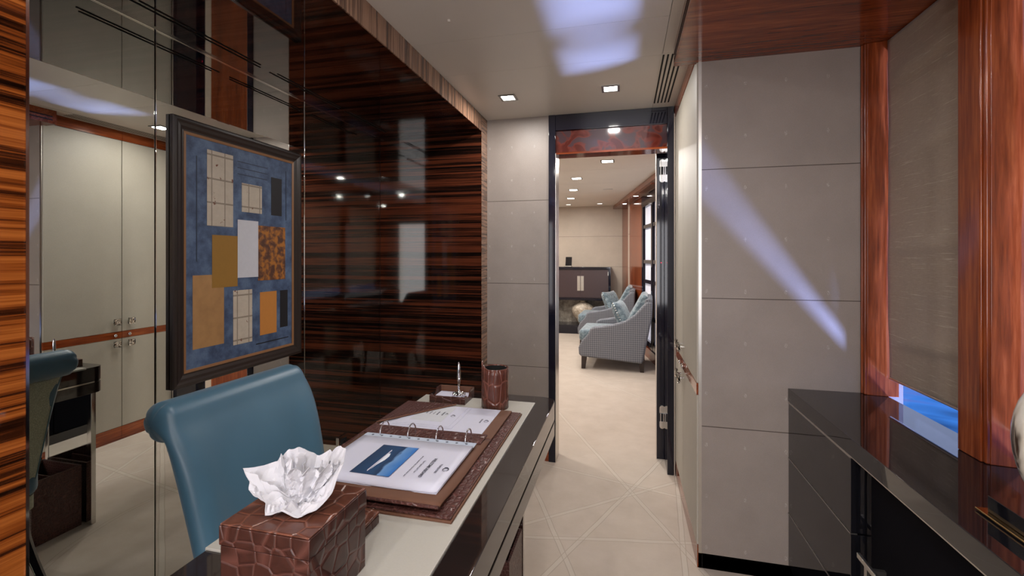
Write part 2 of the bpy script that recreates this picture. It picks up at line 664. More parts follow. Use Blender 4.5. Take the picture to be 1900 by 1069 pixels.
struct('floor', box(-3.6, .96, BACK, 8.0, -.08, 0), 'carpet')
struct('wall_left', box(MX - .12, LX, BACK, YA, 0, CEIL), 'ebony_near', bevel=.003, seg=2)
struct('trim_13', box(LX, LX + .002, YA - .003, YA + .001, 0, CEIL), 'steel')  # thin steel edge added to stand in for the corner's highlight streak
struct('wall_alcove', box(MX - .1, MX - .012, YA, YB + .05, 0, CEIL), 'dark_edge')
struct('wall_alcove_end', box(MX, LX, YB, YB + .11, 0, SOF), 'ebony_end')
struct('trim_1', box(LX, LX + .003, YB - .002, YD, 0, CEIL), 'ebony_jamb')
struct('trim_2', box(LX - .002, LX + .003, YA, YB - .003, SOF, CEIL - .001), 'ebony_fascia')
struct('ceiling_alcove', box(MX - .012, LX - .002, YA, YB + .11, SOF, CEIL), 'ebony_soffit')
struct('wall_alcove_near', box(MX, LX - .002, YA - .004, YA, 0, SOF), 'ebony_near')
# ceiling in boards with fine joints
bm = BM()
ys = [BACK, -1.1, -.45, .12, .9, 1.31, 1.72, 2.045, YD + .02]
for i in range(len(ys) - 1):
    box(LX, .158, ys[i] + .0008, ys[i + 1] - .0008, CEIL, CEIL + .02, bm)
box(LX - .7, CX + .7, BACK, YD + .15, CEIL + .02, CEIL + .06, bm)
struct('ceiling', bm, 'ceiling')
struct('trim_3', box(.1595, CX + .02, BACK, YD, CEIL - .001, CEIL + .02), 'strip')
# door wall
bm = box(LX - .4, -.4474, YD, YD + .1, 0, CEIL + .04)
struct('wall_door_side', bm, 'grey_wall')
struct('baseboard_door_side', box(LX, -.4474, YD - .006, YD, 0, .085), 'mah_x')
bm = box(LX, -.62, BACK - .1, BACK, 0, CEIL)
box(.62, 1.0, BACK - .1, BACK, 0, CEIL, bm)
box(-.62, .62, BACK - .1, BACK, 1.83, CEIL, bm)
box(-.62, .62, BACK - .1, BACK, 0, .45, bm)
struct('wall_back', bm, 'grey_wall')
w_ = thing('window_6', None, None, (0, BACK, .45))  # window added in the unseen back wall to light pier and door wall
w_['kind'] = 'structure'
bm = box(-.62, -.58, BACK - .06, BACK, .45, 1.83)
box(.58, .62, BACK - .06, BACK, .45, 1.83, bm)
box(-.58, .58, BACK - .06, BACK, .45, .49, bm)
box(-.58, .58, BACK - .06, BACK, 1.79, 1.83, bm)
obj('window_frame', bm, 'mah_x', w_)
obj('pane', box(-.58, .58, BACK - .04, BACK - .036, .49, 1.79), 'glass', w_)
# right pier
struct('wall_right_pier', box(CX + .018, .99, YP, YP + .12, .062, 2.033), 'grey_wall')
struct('trim_4', box(CX + .006, CX + .018, YP - .001, YP + .1, .062, 2.033), 'brushed')
struct('baseboard_pier', box(CX + .006, .96, YP + .004, YP + .1, 0, .062), 'black')
struct('wall_right_core', box(CX + .42, 1.0, YP + .12, YD + .12, 0, CEIL + .04), 'grey_wall')
# mahogany soffit over the windows
bm = box(.198, 1.0, BACK, YP + .02, 2.033, CEIL)
struct('ceiling_window_soffit', bm, 'mah_x')
bm = box(.1965, .198, BACK, YP, 2.052, 2.058)
box(.1965, .198, BACK, YP, 2.072, 2.078, bm)
struct('trim_5', bm, 'dark')

# door surround
d1 = thing('door_1', None, None, (0, YD, 0))
d1['kind'] = 'structure'
OL, OR_ = -.406, .241
HZ = 1.881
obj('frame', box(-.4474, OL, YD - .014, YD + .12, 0, CEIL), 'door_lacquer', d1, bevel=.002)
obj('frame', box(OR_, .2775, YD - .014, YD + .12, 0, CEIL), 'door_lacquer', d1, bevel=.002)
obj('header', box(OL, OR_, YD - .012, YD + .10, 2.019, CEIL), 'door_lacquer', d1, bevel=.002)
obj('header_panel', box(OL, OR_, YD + .004, YD + .12, HZ, 2.019), 'mah_dark', d1, bevel=.002)
obj('header_lip', box(OL, OR_, YD - .004, YD + .12, HZ - .006, HZ + .006), 'mah_x', d1)
obj('door_stop', box(.196, OR_, YD + .19, YD + .24, 0, 1.95), 'door_lacquer', d1, bevel=.002)
obj('door_stop', box(OR_, .2775, YD + .12, YD + .24, 0, 1.95), 'door_lacquer', d1)
obj('edge_strip', box(.192, .196, YD + .188, YD + .24, 0, 1.93), 'gasket', d1, label='pale edge strip')
obj('edge_strip', box(OL - .001, OL + .003, YD - .012, YD + .12, 0, 1.88), 'brushed', d1)
obj('edge_strip', box(.2775, CX - .002, YD - .016, YD, 0, 2.07), 'gasket', d1)
for hz in (1.782, .262):
    bm = BM()
    prof = []
    for k in range(9):
        t_ = PI * k / 8
        prof.append((.228 + .016 * math.cos(t_), hz + .055 + .016 * math.sin(t_)))
    for k in range(9):
        t_ = PI + PI * k / 8
        prof.append((.228 + .016 * math.cos(t_), hz - .055 + .016 * math.sin(t_)))
    prism(prof, 'y', YD + .184, YD + .19, bm)
    h_ = obj('hinge', bm, 'steel', d1, label='satin steel hinge plate')
    obj('hinge_knuckle', box(.212, .244, YD + .178, YD + .185, hz - .024, hz + .024), 'dark_edge', h_)
    for q in (.218, .236):
        obj('hinge_pin', box(q - .002, q + .002, YD + .176, YD + .182, hz - .024, hz + .024), 'chrome', h_)
bm = lathe([(0, -.003), (.003, 0), (0, .003)], 0, 0, seg=10)
bmesh.ops.translate(bm, verts=bm.verts, vec=(.222, YD + .187, 1.215))
obj('indicator_light', bm, 'led', d1, label='small red indicator light')

# window wall: sill wall, jambs and pillars
struct('wall_right', box(.93, .945, BACK, YP + .02, 0, .70), 'dark_edge')


def casing(y0, y1, n, far=False):
    """mahogany pillar between two windows, seen between y0 and y1"""
    bm = box(.852, .96, y0 + .022, y1, .745, 2.033)
    o_ = struct('trim_%d' % n, bm, 'mah_z', bevel=.003, seg=2)
    obj('moulding', box(.856, .90, y0 + .010, y0 + .022, .745, 2.033), 'mah_z', o_, bevel=.004)
    obj('jamb', prism([(.864, y0 + .008), (.93, y0), (.96, y0), (.96, y0 + .02), (.864, y0 + .02)], 'z', .745, 2.033), 'mah_z', o_, bevel=.002)
    return o_


casing(1.345, 1.447, 6)
o_ = casing(1.925, 1.957, 7)
casing(.36, .46, 8)
casing(-.62, -.52, 9)
struct('wall_right_end', box(.85, .96, BACK, -1.5, .745, 2.033), 'mah_z')
for k, (y0, y1) in enumerate(((1.447, 1.925), (.46, 1.345), (-.52, .36), (-1.5, -.62))):
    w_ = thing('window_%d' % (k + 1), None, None, (WX, y0, .745))
    w_['kind'] = 'structure'
    obj('pane', box(.965, .968, y0 - .05, y1 + .05, .66, 2.05), 'glass', w_)
    obj('head_rail', box(.93, .96, y0, y1, 1.99, 2.033), 'mah_y', w_)


def blind(y0, y1, label, zb=.815, seed=1):
    rnd = random.Random(seed)
    w_ = thing('roman_blind', label, 'blind', (WX, y0, zb), 0, None)
    z1 = 2.03
    folds = [.98, 1.30, 1.62, 1.9]

    def fn(u, v_):
        z_ = zb + (z1 - zb) * v_
        y_ = y0 + (y1 - y0) * u
        x_ = WX
        for f_ in folds:
            x_ -= .013 * math.sin(PI * min(1, max(0, u))) ** .6 * math.exp(-((z_ - f_ + .03 * u) / (.05 if z_ > f_ - .03 * u else .018)) ** 2)
        x_ += .002 * math.sin(z_ * 7 + u * 3) * (z_ < 1.95)
        e_ = .0022 * math.sin(z_ * 13) + .0012 * math.sin(z_ * 31 + 1)
        y_ += e_ * max(0, u - .5) * 2 + ((-.001 - .007 * max(0, min(1, (1.35 - z_) / .3))) * u if u > .5 else -.003)
        return (x_, y_, z_ + (.004 * math.sin(u * 5) if v_ < .02 else 0))
    obj('fabric', grid(fn, 24, 90), 'blind', w_, smooth=True, solid=.004)
    obj('bottom_bar', tube([(WX - .001, y0 + .01, zb + .001), (WX - .001, y1 - .012, zb + .001)], .004), 'brushed', w_)
    return w_


blind(1.452, 1.921, 'taupe silk roman blind in the far window, above the blue strip of glass')
blind(.466, 1.339, 'taupe silk roman blind in the nearer window behind the horn sculpture', seed=2)
blind(-.514, .354, 'taupe silk roman blind in the window beside the camera', seed=3)
blind(-1.494, -.626, 'taupe silk roman blind in the rearmost window', seed=4)

# ================================================================== ALCOVE: mirrors, picture, slots
msz = [(.480, 1.204, 'left mirror panel, by the orange striped wood, showing the chair back'),
       (1.204, 1.94, 'middle mirror panel behind the hanging picture'),
       (1.94, YB, 'right mirror panel with the wall socket, reflecting the striped wood')]
for y0, y1, lb in msz:
    bm = box(MX - .011, MX, y0 + .0015, y1 - .0015, 0, SOF - .004)
    t_ = obj('wall_mirror', bm, 'mirror', bevel=.0025, seg=2)
    tag(t_, lb, 'mirror', 'mirror panels lining the alcove')
bm = BM()
box(MX, MX + .006, YA, YB, SOF - .005, SOF, bm)
struct('trim_10', bm, 'steel')
for k, (y0, y1, lb) in enumerate(((1.04, 1.55, 'pair of thin dark air slots in the alcove soffit, nearest the camera'),
                                  (1.60, 2.08, 'pair of thin dark air slots in the middle of the alcove soffit'),
                                  (2.12, 2.55, 'pair of thin dark air slots in the soffit nearest the end wall'))):
    bm = box(-1.432, -1.426, y0, y1, SOF - .0015, SOF + .001)
    t_ = thing('slot_vent', lb, 'air vent', (-1.42, y0, SOF), 0, 'air slots in the alcove soffit')
    obj('slot', bm, 'dark', t_)
    obj('slot', box(-1.412, -1.406, y0 + .02, y1 - .02, SOF - .0015, SOF + .001), 'dark', t_)

# wall socket on the mirror
t_ = thing('wall_socket', 'steel framed black power socket low on the mirror, behind the binder', 'socket', (MX, 2.25, .21))
obj('plate', box(MX, MX + .008, 2.205, 2.295, .165, .255), 'steel', t_, bevel=.002)
bm = box(MX + .008, MX + .011, 2.222, 2.278, .182, .238)
obj('insert', bm, 'socket', t_, bevel=.001)
bm = lathe([(0, .011), (.017, .011), (.017, .0145), (.021, .0145), (.021, .0105)], 0, 0, seg=20)
bmesh.ops.rotate(bm, verts=bm.verts, matrix=Matrix.Rotation(PI / 2, 3, 'Y'))
bmesh.ops.translate(bm, verts=bm.verts, vec=(MX, 2.25, .21))
obj('outlet_ring', bm, 'socket', t_)

M['frame_brown'] = plain('frame_brown', lin(46, 38, 35), .3)
# ------------------------------------------------------------------ picture: a plain abstract of our own
PX = -1.512
py0, py1, pz0, pz1 = 1.252, 1.90, .788, 1.746
pic = thing('framed_picture', 'dark framed blue abstract collage hanging on the mirror', 'picture', (MX + .001, (py0 + py1) / 2, pz0))


def frame_bm(y0, y1, z0, z1, prof):
    """mitred frame; prof = list of (inset, x)"""
    bm = BM()
    rings = []
    for ins, x_ in prof:
        rings.append([bm.verts.new((x_, y_, z_)) for y_, z_ in
                      ((y0 + ins, z0 + ins), (y1 - ins, z0 + ins), (y1 - ins, z1 - ins), (y0 + ins, z1 - ins))])
    k = len(rings)
    for i in range(k):
        A, B = rings[i], rings[(i + 1) % k]
        for j in range(4):
            bm.faces.new((A[j], A[(j + 1) % 4], B[(j + 1) % 4], B[j]))
    return bm


obj('frame', frame_bm(py0, py1, pz0, pz1, [(0, MX + .002), (0, PX - .003), (.004, PX), (.012, PX + .001), (.020, PX - .002), (.030, PX - .004),
                                          (.040, PX - .008), (.046, PX - .009), (.046, MX + .002)]), 'frame_brown', pic, label='dark brown moulded frame')
M['slip'] = plain('frame_slip', lin(150, 108, 72), .4)
obj('inner_slip', frame_bm(py0 + .046, py1 - .046, pz0 + .046, pz1 - .046,
                           [(0, MX + .003), (0, PX - .008), (.010, PX - .010), (.010, MX + .003)]), 'slip', pic, label='thin brown and gilt slip')
a = N('painted_blue')
n_ = a.noise(a.pos(), 16, 6, .65)
a.p(Base_Color=a.ramp(n_, [(.36, lin(56, 72, 100)), (.5, lin(74, 94, 126)), (.66, lin(96, 118, 148))]), Roughness=.6)
M['pblue'] = a.m
cv = obj('canvas', box(MX + .004, PX - .012, py0 + .05, py1 - .05, pz0 + .05, pz1 - .05), 'pblue', pic)
cy0, cy1, cz0, cz1 = py0 + .056, py1 - .056, pz0 + .056, pz1 - .056


def pc(u, v_):
    return (cy0 + (cy1 - cy0) * u, cz0 + (cz1 - cz0) * v_)


def art(name, pts, mat, lay, label=None):
    x_ = PX - .012 + .0004 * lay
    obj(name, prism([pc(*p_) for p_ in pts], 'x', x_ - .0003, x_ + .0003), mat, cv, label=label)


def stroke(name, pts, w, mat, lay):
    x_ = PX - .012 + .0004 * lay
    bm = BM()
    P_ = [Vector(pc(*p_)) for p_ in pts]
    for A, B in zip(P_, P_[1:]):
        d_ = (B - A).normalized()
        n__ = Vector((-d_.y, d_.x)) * w
        prism([tuple(A + n__), tuple(B + n__), tuple(B - n__), tuple(A - n__)], 'x', x_, x_ + .0003, bm)
    obj(name, bm, mat, cv)


a = N('aged_cream_paper')
v = a.pos()
yz = a.n('SeparateXYZ', {'Vector': v})
sp = a.ramp(a.noise(v, 34, 3), [(.66, g(0)), (.70, g(1))])
gx = a.math('LESS_THAN', a.math('FRACT', a.math('MULTIPLY', yz.outputs[2], 11)), .07)
gy = a.math('LESS_THAN', a.math('FRACT', a.math('MULTIPLY', yz.outputs[1], 17)), .08)
c = a.mix(a.noise(v, 20, 5, .7), lin(176, 164, 146), lin(214, 204, 188))
c = a.mix(a.math('MULTIPLY', a.math('MAXIMUM', gx, gy), .6), c, lin(98, 82, 66))
c = a.mix(sp, c, lin(112, 62, 44))
a.p(Base_Color=c, Roughness=.7)
M['pcream'] = a.m
a = N('ochre_scroll')
n_ = a.noise(a.pos(), 38, 3, .5, .3)
a.p(Base_Color=a.ramp(n_, [(.40, lin(176, 112, 44)), (.52, lin(120, 76, 46)), (.62, lin(84, 52, 40))]), Roughness=.6)
M['pscroll'] = a.m
M['pochre'] = plain('paint_ochre', lin(160, 118, 46), .6)
M['pwhite'] = plain('paint_white', lin(214, 216, 224), .6)
M['pblack'] = plain('paint_black', lin(26, 26, 32), .6)
M['porange'] = plain('paint_orange', lin(202, 134, 62), .6)
a = N('tan_lines')
z_ = a.n('SeparateXYZ', {'Vector': a.pos()}).outputs[2]
n_ = a.noise(a.pos(), 24, 4)
a.p(Base_Color=a.mix(n_, lin(150, 110, 68), lin(190, 146, 94)), Roughness=.7)
M['ptan'] = a.m
M['psmoke'] = plain('paint_smoke', lin(44, 56, 76), .6)
def block(u0, u1, v0, v1, mat, lay):
    art('colour_block', [(u0, v0), (u1, v0), (u1, v1), (u0, v1)], mat, lay)


block(.16, .38, .62, .96, 'pcream', 1)
block(.46, .66, .70, .84, 'pcream', 1)
block(.76, .88, .70, .90, 'pblack', 1)
block(.05, .30, .08, .40, 'ptan', 1)
block(.64, .82, .08, .30, 'porange', 1)
block(.20, .42, .34, .58, 'pochre', 2)
block(.42, .62, .38, .66, 'pwhite', 3)
block(.62, .92, .36, .64, 'pscroll', 2)
block(.38, .56, .06, .32, 'pcream', 2)
block(.86, .95, .10, .30, 'pblack', 1)
for k in range(3):
    stroke('brush_line', [(.42, .94 - .03 * k), (.72, .94 - .03 * k)], .0016, 'psmoke', 1)
stroke('brush_line', [(.93, .95), (.93, .68)], .0026, 'psmoke', 1)
stroke('brush_line', [(.08, .92), (.08, .46)], .0020, 'psmoke', 1)
stroke('brush_line', [(.60, .04), (.96, .04)], .0020, 'pblack', 1)

# ================================================================== DESK
DT = .745


def rrect(x0, x1, y0, y1, r, seg=8):
    pts = []
    for cx_, cy_, a0 in ((x1 - r, y1 - r, 0), (x0 + r, y1 - r, 90), (x0 + r, y0 + r, 180), (x1 - r, y0 + r, 270)):
        for k in range(seg + 1):
            t_ = R(a0 + 90 * k / seg)
            pts.append((cx_ + r * math.cos(t_), cy_ + r * math.sin(t_)))
    return pts


DX0, DX1, DY0, DY1 = -.700, -.236, .48, 1.628
desk = thing('writing_desk', 'narrow black lacquer writing desk with ivory leather inset top', 'desk', (-.468, 1.054, 0))
obj('desk_top', prism(rrect(DX0, DX1, DY0, DY1, .05), 'z', .681, DT), 'brown_lacquer', desk, bevel=.0015, seg=2)
obj('leather_inset', box(DX0 - .002, -.297, .638, 1.545, DT - .004, DT + .004), 'inlay', desk, bevel=.0015, seg=2, label='ivory leather writing surface')
obj('shadow_gap', prism(rrect(DX0 + .006, DX1 - .006, DY0 + .006, DY1 - .006, .045), 'z', .674, .681), 'dark', desk)
obj('steel_line', box(DX0 - .0015, DX0 + .004, DY0 + .05, DY1 - .05, .6745, .6805), 'steel', desk)
obj('apron', prism(rrect(DX0, DX1, DY0, DY1, .05), 'z', .626, .674), 'brown_lacquer', desk, bevel=.0015, seg=2)
for yy in (1.602, .50):
    lg = obj('leg_panel', box(-.62, -.372, yy, yy + .016, 0, .626), 'mirror', desk, bevel=.001, seg=1, label='polished steel leg panel')
    obj('leg_post', box(-.648, -.62, yy - .002, yy + .018, 0, .626), 'steel', lg, bevel=.002)
    obj('leg_post', box(-.372, -.350, yy - .002, yy + .018, 0, .626), 'steel', lg, bevel=.002)

# waste bin
bn = thing('waste_bin', 'open rectangular brown crocodile leather waste bin under the desk end', 'bin', (-.477, 1.50, 0))
bx0, bx1, by0, by1, bh = -.600, -.354, 1.405, 1.592, .28
bm = box(bx0, bx1, by0, by0 + .008, 0, bh)
box(bx0, bx1, by1 - .008, by1, 0, bh, bm)
box(bx0, bx0 + .008, by0 + .008, by1 - .008, 0, bh, bm)
box(bx1 - .008, bx1, by0 + .008, by1 - .008, 0, bh, bm)
box(bx0 + .008, bx1 - .008, by0 + .008, by1 - .008, 0, .008, bm)
obj('bin_body', bm, 'croc_fine', bn)
obj('lining', box(bx0 + .0085, bx1 - .0085, by0 + .0085, by1 - .0085, .0085, .012), 'dark_edge', bn)
obj('divider', box(bx0 + .009, bx1 - .009, 1.498, 1.503, .012, .262), 'croc_fine', bn)

# blotter
bl = thing('desk_blotter', 'brown crocodile leather desk blotter lying under the open binder', 'desk pad', (-.517, 1.105, DT + .004))
obj('base', box(-.722, -.314, .803, 1.412, DT + .004, DT + .009), 'suede', bl, bevel=.001)
obj('leather_cover', box(-.7195, -.3175, .807, 1.409, DT + .009, DT + .0125), 'croc_fine', bl, bevel=.001)
obj('corner_tab', box(-.60, -.505, .8055, .823, DT + .0125, DT + .014), 'croc_fine', bl)
obj('corner_tab', box(-.485, -.3165, .8055, .819, DT + .0125, DT + .014), 'croc_fine', bl)

# binder, open
BZ = DT + .0145
bd = thing('ring_binder', 'open four-ring binder with brown suede inside lying on the blotter', 'binder', (-.522, 1.11, BZ))
obj('front_cover', box(-.700, -.344, 1.172, 1.398, BZ, BZ + .005), 'suede', bd, bevel=.001)


def cov(u, v_):
    y_ = .815 + (1.165 - .815) * v_
    z_ = BZ + .0022 + .008 * math.exp(-((v_) / .22) ** 2)
    return (-.700 + .355 * u, y_, z_)


obj('back_cover', grid(cov, 14, 18), 'suede', bd, smooth=True, solid=.004)
obj('cover_binding', tube([(-.700, .815, BZ + .010), (-.345, .815, BZ + .010)], .0032), 'croc_fine', bd)
obj('spine', box(-.700, -.344, 1.158, 1.178, BZ, BZ + .004), 'croc_fine', bd)
obj('ring_plate', box(-.700, -.360, 1.128, 1.186, BZ + .005, BZ + .009), 'croc_fine', bd, bevel=.001)
pk = prism([(-.699, 1.195), (-.53, 1.397), (-.699, 1.397)], 'z', BZ + .0095, BZ + .0115)
obj('pocket_flap', pk, 'croc_fine', bd)
obj('flap_trim', tube([(-.699, 1.195, BZ + .0115), (-.53, 1.397, BZ + .0115)], .0022), 'suede', bd)
for k in range(4):
    rx = -.635 + .0803 * k
    pts = []
    for q in range(17):
        t_ = PI * q / 16
        pts.append((rx, 1.128 - .024 * math.cos(t_), BZ + .014 + .027 * math.sin(t_) ** .8))
    pts = [(rx, 1.104, BZ + .008)] + pts + [(rx, 1.152, BZ + .008)]
    obj('ring', tube(pts, .0019, seg=10), 'chrome', bd, smooth=True)


def text(body, x, y, z, size, parent, name, bold=0, spacing=1.0, align='CENTER', rz=-PI / 2):
    cu = bpy.data.curves.new(name, 'FONT')
    cu.body = body
    cu.size = size
    cu.align_x = align
    cu.align_y = 'CENTER'
    cu.offset = bold
    cu.space_character = spacing
    cu.extrude = .00008
    cu.materials.append(M['ink'])
    tmp = bpy.data.objects.new(name, cu)
    COL.objects.link(tmp)
    me = bpy.data.meshes.new_from_object(tmp)
    me.name = name
    bpy.data.objects.remove(tmp)
    bpy.data.curves.remove(cu)
    me.materials.clear()
    me.materials.append(M['ink'])
    o_ = bpy.data.objects.new(name, me)
    COL.objects.link(o_)
    o_.parent = parent
    o_.location = Vector((x, y, z)) - wloc(parent)
    o_.rotation_euler = (0, 0, rz)
    return o_


def emblem(x, y, z, s, parent):
    """open ring with two trailing hooks"""
    pts = []
    for k in range(34):
        t_ = R(-30 + 400 * k / 33)
        r_ = s * (1 + (.55 * max(0, (k - 24) / 9)))
        pts.append((x + r_ * math.sin(t_), y - r_ * math.cos(t_), z))
    bm = tube(pts, [s * .06 + s * .14 * math.sin(PI * k / 33) for k in range(34)], seg=6)
    bmesh.ops.scale(bm, verts=bm.verts, vec=(1, 1, .15), space=Matrix.Translation((-x, -y, -z)))
    pts = [(x - s * .2 + s * 1.3 * math.sin(R(q)), y - s * 1.3 * math.cos(R(q)), z) for q in (120, 140, 160, 180, 200, 215)]
    b2 = tube(pts, [s * .05, s * .12, s * .15, s * .13, s * .1, s * .03], bm, seg=6)
    return obj('printed_emblem', bm, 'ink', parent)


# title page in its punched sleeve
PZ = BZ + .014
sl = thing('page_sleeve', 'punched plastic sleeve with the yacht title page, near half of the binder', 'document', (-.522, .98, BZ + .010))


def page(u, v_, z0=PZ, x0=-.677, x1=-.369, y0=.862, y1=1.096, lift=.0):
    x_ = x0 + (x1 - x0) * u
    y_ = y0 + (y1 - y0) * v_
    z_ = z0 + .0012 * math.sin(u * 7) * (1 - v_) + lift
    return (x_, y_, z_)


for k in range(4):
    o_ = obj('sheet', grid(lambda u, v_, k=k: page(u, v_, PZ - .0038 + .001 * k, -.676 + .002 * k, -.372 + .0012 * (3 - k), .858 + .0016 * (k % 3), 1.088), 16, 6),
             'paper', sl, smooth=True, solid=.0006)
obj('sleeve_film', grid(lambda u, v_: page(u, v_, PZ + .0003, -.677, -.368, .86, 1.092), 16, 6), 'paper', sl, smooth=True, solid=.0003)
st_ = obj('punched_strip', box(-.678, -.366, 1.086, 1.113, PZ - .0012, PZ - .0002), 'sleeve', sl)
for k in range(11):
    hx = -.655 + .0265 * k
    obj('hole', lathe([(0, PZ + .0001), (.0035, PZ + .0001), (.0035, PZ - .0001)], hx, 1.102, seg=12), 'hole', st_)
ph = obj('printed_photo', box(-.590, -.494, .894, 1.044, PZ + .0018, PZ + .0022), 'sea', sl, label='printed photo of a white yacht on blue sea')
M['yacht'] = plain('yacht_white', lin(230, 236, 244), .3)
obj('yacht', prism([(-.551, .915), (-.549, .94), (-.543, .965), (-.5425, .985), (-.547, 1.000), (-.552, .998)], 'z', PZ + .0022, PZ + .0024), 'yacht', ph)
obj('wake', prism([(-.553, .905), (-.5515, 1.015), (-.5545, 1.02), (-.556, .91)], 'z', PZ + .0022, PZ + .0024), 'paper', ph)
TZ = PZ + .0020
text('WELCOME ABOARD', -.430, .955, TZ, .0102, sl, 'printed_title', bold=.00018)
text('TURQUOISE', -.405, .955, TZ, .0072, sl, 'printed_name', bold=.0001, spacing=1.15)
text('Your Captain and Crew', -.450, .955, TZ, .0062, sl, 'printed_line')
text('wish you a pleasant stay on board the motor yacht', -.464, .955, TZ, .0050, sl, 'printed_line')
emblem(-.387, .955, TZ, .0062, sl)

# letter and cards in the far pocket
lt = thing('letter_sheet', 'white letterhead paper tucked in the far cover of the binder', 'paper', (-.53, 1.29, BZ + .0052))
obj('sheet', box(-.688, -.378, 1.191, 1.392, BZ + .0052, BZ + .0064), 'paper', lt)
emblem(-.394, 1.287, BZ + .0067, .0058, lt)
text('TURQUOISE', -.410, 1.287, BZ + .0067, .0060, lt, 'printed_name')
cd = thing('folded_card', 'smaller white card with pale grey panel on top of the letterhead', 'card', (-.565, 1.30, BZ + .0066))
obj('card_lower', box(-.655, -.472, 1.206, 1.380, BZ + .0066, BZ + .0076), 'paper', cd, bevel=.0004)
obj('card_upper', box(-.650, -.484, 1.216, 1.382, BZ + .0077, BZ + .0086), 'paper', cd, bevel=.0004)
M['card_grey'] = plain('card_grey', lin(196, 198, 202), .5)
obj('grey_panel', box(-.620, -.520, 1.245, 1.378, BZ + .0086, BZ + .0089), 'card_grey', cd)
emblem(-.503, 1.300, BZ + .009, .0056, cd)
emblem(-.528, 1.312, BZ + .0093, .0035, cd)
text('TURQUOISE', -.539, 1.312, BZ + .0092, .0055, cd, 'printed_name', bold=.0001)
for k, (t_, b_) in enumerate((('WELCOME', .0002), ('on board', 0), ('the yacht', 0), ('captain', 0))):
    text(t_, -.556 - .012 * k, 1.312, BZ + .0092, .0058, cd, 'printed_line', bold=b_)

# tissue box
tx0, tx1, ty0, ty1 = -.553, -.406, .524, .664
tb = thing('tissue_box', 'square brown crocodile leather tissue box on the near desk corner', 'tissue box', (-.48, .594, DT + .004))
obj('box_body', box(tx0 + .0015, tx1 - .0015, ty0 + .0015, ty1 - .0015, DT + .004, .8445), 'croc_side', tb, bevel=.0012, seg=2)
obj('lid', box(tx0, tx1, ty0, ty1, .8455, .873), 'croc_side', tb, bevel=.0015, seg=2)
obj('lid_top', box(tx0 + .001, tx1 - .001, ty0 + .001, ty1 - .001, .873, .8755), 'croc_big', tb, bevel=.0015, seg=2)
obj('opening', lathe([(0, .8765), (.03, .8765), (.031, .8755)], -.480, .60, seg=24), 'dark', tb)

# tissue
ts = thing('tissue', 'crumpled white paper tissue rising out of the leather box', 'tissue', (-.480, .600, .876))
cr_, sr_ = math.cos(R(13.8)), math.sin(R(13.8))
rim = [(-.080, .052, -.012), (-.056, .050, .012), (-.036, .052, .022), (-.040, .060, .024), (-.032, .070, .030), (-.016, .070, .026),
       (-.006, .060, .034), (.006, .052, .046), (.024, .054, .050), (.034, .060, .044), (.048, .066, .036), (.060, .068, .026),
       (.064, .054, .010), (.068, .058, -.004), (.060, .038, -.014), (.058, .028, -.026), (.040, .008, -.040), (.018, .001, -.048),
       (-.006, .004, -.046), (-.030, .004, -.044), (-.034, .022, -.036), (-.052, .022, -.030), (-.066, .022, -.022), (-.072, .036, -.016)]
from mathutils import noise as mnoise


def tri(t_):
    t_ = t_ % 1.0
    return 4 * abs(t_ - .5) - 1


def rim_at(t_):
    f_ = (t_ % 1.0) * len(rim)
    i0 = int(f_) % len(rim)
    i1 = (i0 + 1) % len(rim)
    q = f_ - int(f_)
    return [rim[i0][k] * (1 - q) + rim[i1][k] * q for k in range(3)]


def tissue_pt(u, v_):
    r_, uu, b_ = rim_at(u)
    v2 = .12 + .88 * v_
    h_ = v2 ** 1.35
    # sharp pleats fanning out of the slot, broken up by crumples
    pl_ = tri(u * 9 + .25 * math.sin(u * 19)) * .006 + tri(u * 17 + .3) * .0030
    n1_ = mnoise.noise(Vector((u * 9, v_ * 3.1, 3.3))) * .009 + (abs(mnoise.noise(Vector((u * 21, v_ * 7, 8.1)))) - .2) * .008
    env = math.sin(PI * min(1, v2 * .85)) * .9
    k_ = v2 * (1 + (pl_ + n1_) * env * 7)
    z_ = uu * h_ + (pl_ - n1_ * 1.2) * env + .002
    rr_ = r_ * k_
    bb_ = b_ * k_
    return (rr_ * cr_ - bb_ * sr_, rr_ * sr_ + bb_ * cr_, max(z_, .0012 + .001 * v2))


bm = grid(tissue_pt, 120, 16, cu=True)
bmesh.ops.triangulate(bm, faces=bm.faces)
obj('tissue_sheet', bm, 'tissue', ts, local=True, solid=.0005)


def petal(cr0_, w0, w1, h, lean, seed):
    """an upright crumpled fold standing in the middle: centre offset (r, b), widths, height, lean"""
    def fn(u, v_):
        a_ = u * 2 - 1
        w_ = (w0 + (w1 - w0) * v_) * a_
        fold = tri(u * 3.2 + seed * .37 + .2 * v_) * .006 * (.3 + v_)
        nn1 = (abs(mnoise.noise(Vector((u * 5, v_ * 4, seed)))) - .2) * .014
        top = h * (1 - .28 * abs(tri(u * 1.5 + seed * .21)))
        r_ = cr0_[0] + w_ + lean[0] * v_ + nn1 * .5
        b_ = cr0_[1] + fold + lean[1] * v_ ** 1.3 + nn1
        return (r_ * cr_ - b_ * sr_, r_ * sr_ + b_ * cr_, .004 + top * v_ + nn1 * .4)
    b2 = grid(fn, 26, 14)
    bmesh.ops.triangulate(b2, faces=b2.faces)
    return b2


obj('inner_fold', petal((.004, -.010), .016, .036, .058, (.014, -.004), 2), 'tissue', ts, local=True, solid=.0005)
obj('inner_fold', petal((-.010, .006), .014, .022, .062, (-.014, .012), 5), 'tissue', ts, local=True, solid=.0005)
obj('inner_fold', petal((.018, .006), .012, .018, .056, (.020, .008), 9), 'tissue', ts, local=True, solid=.0005)

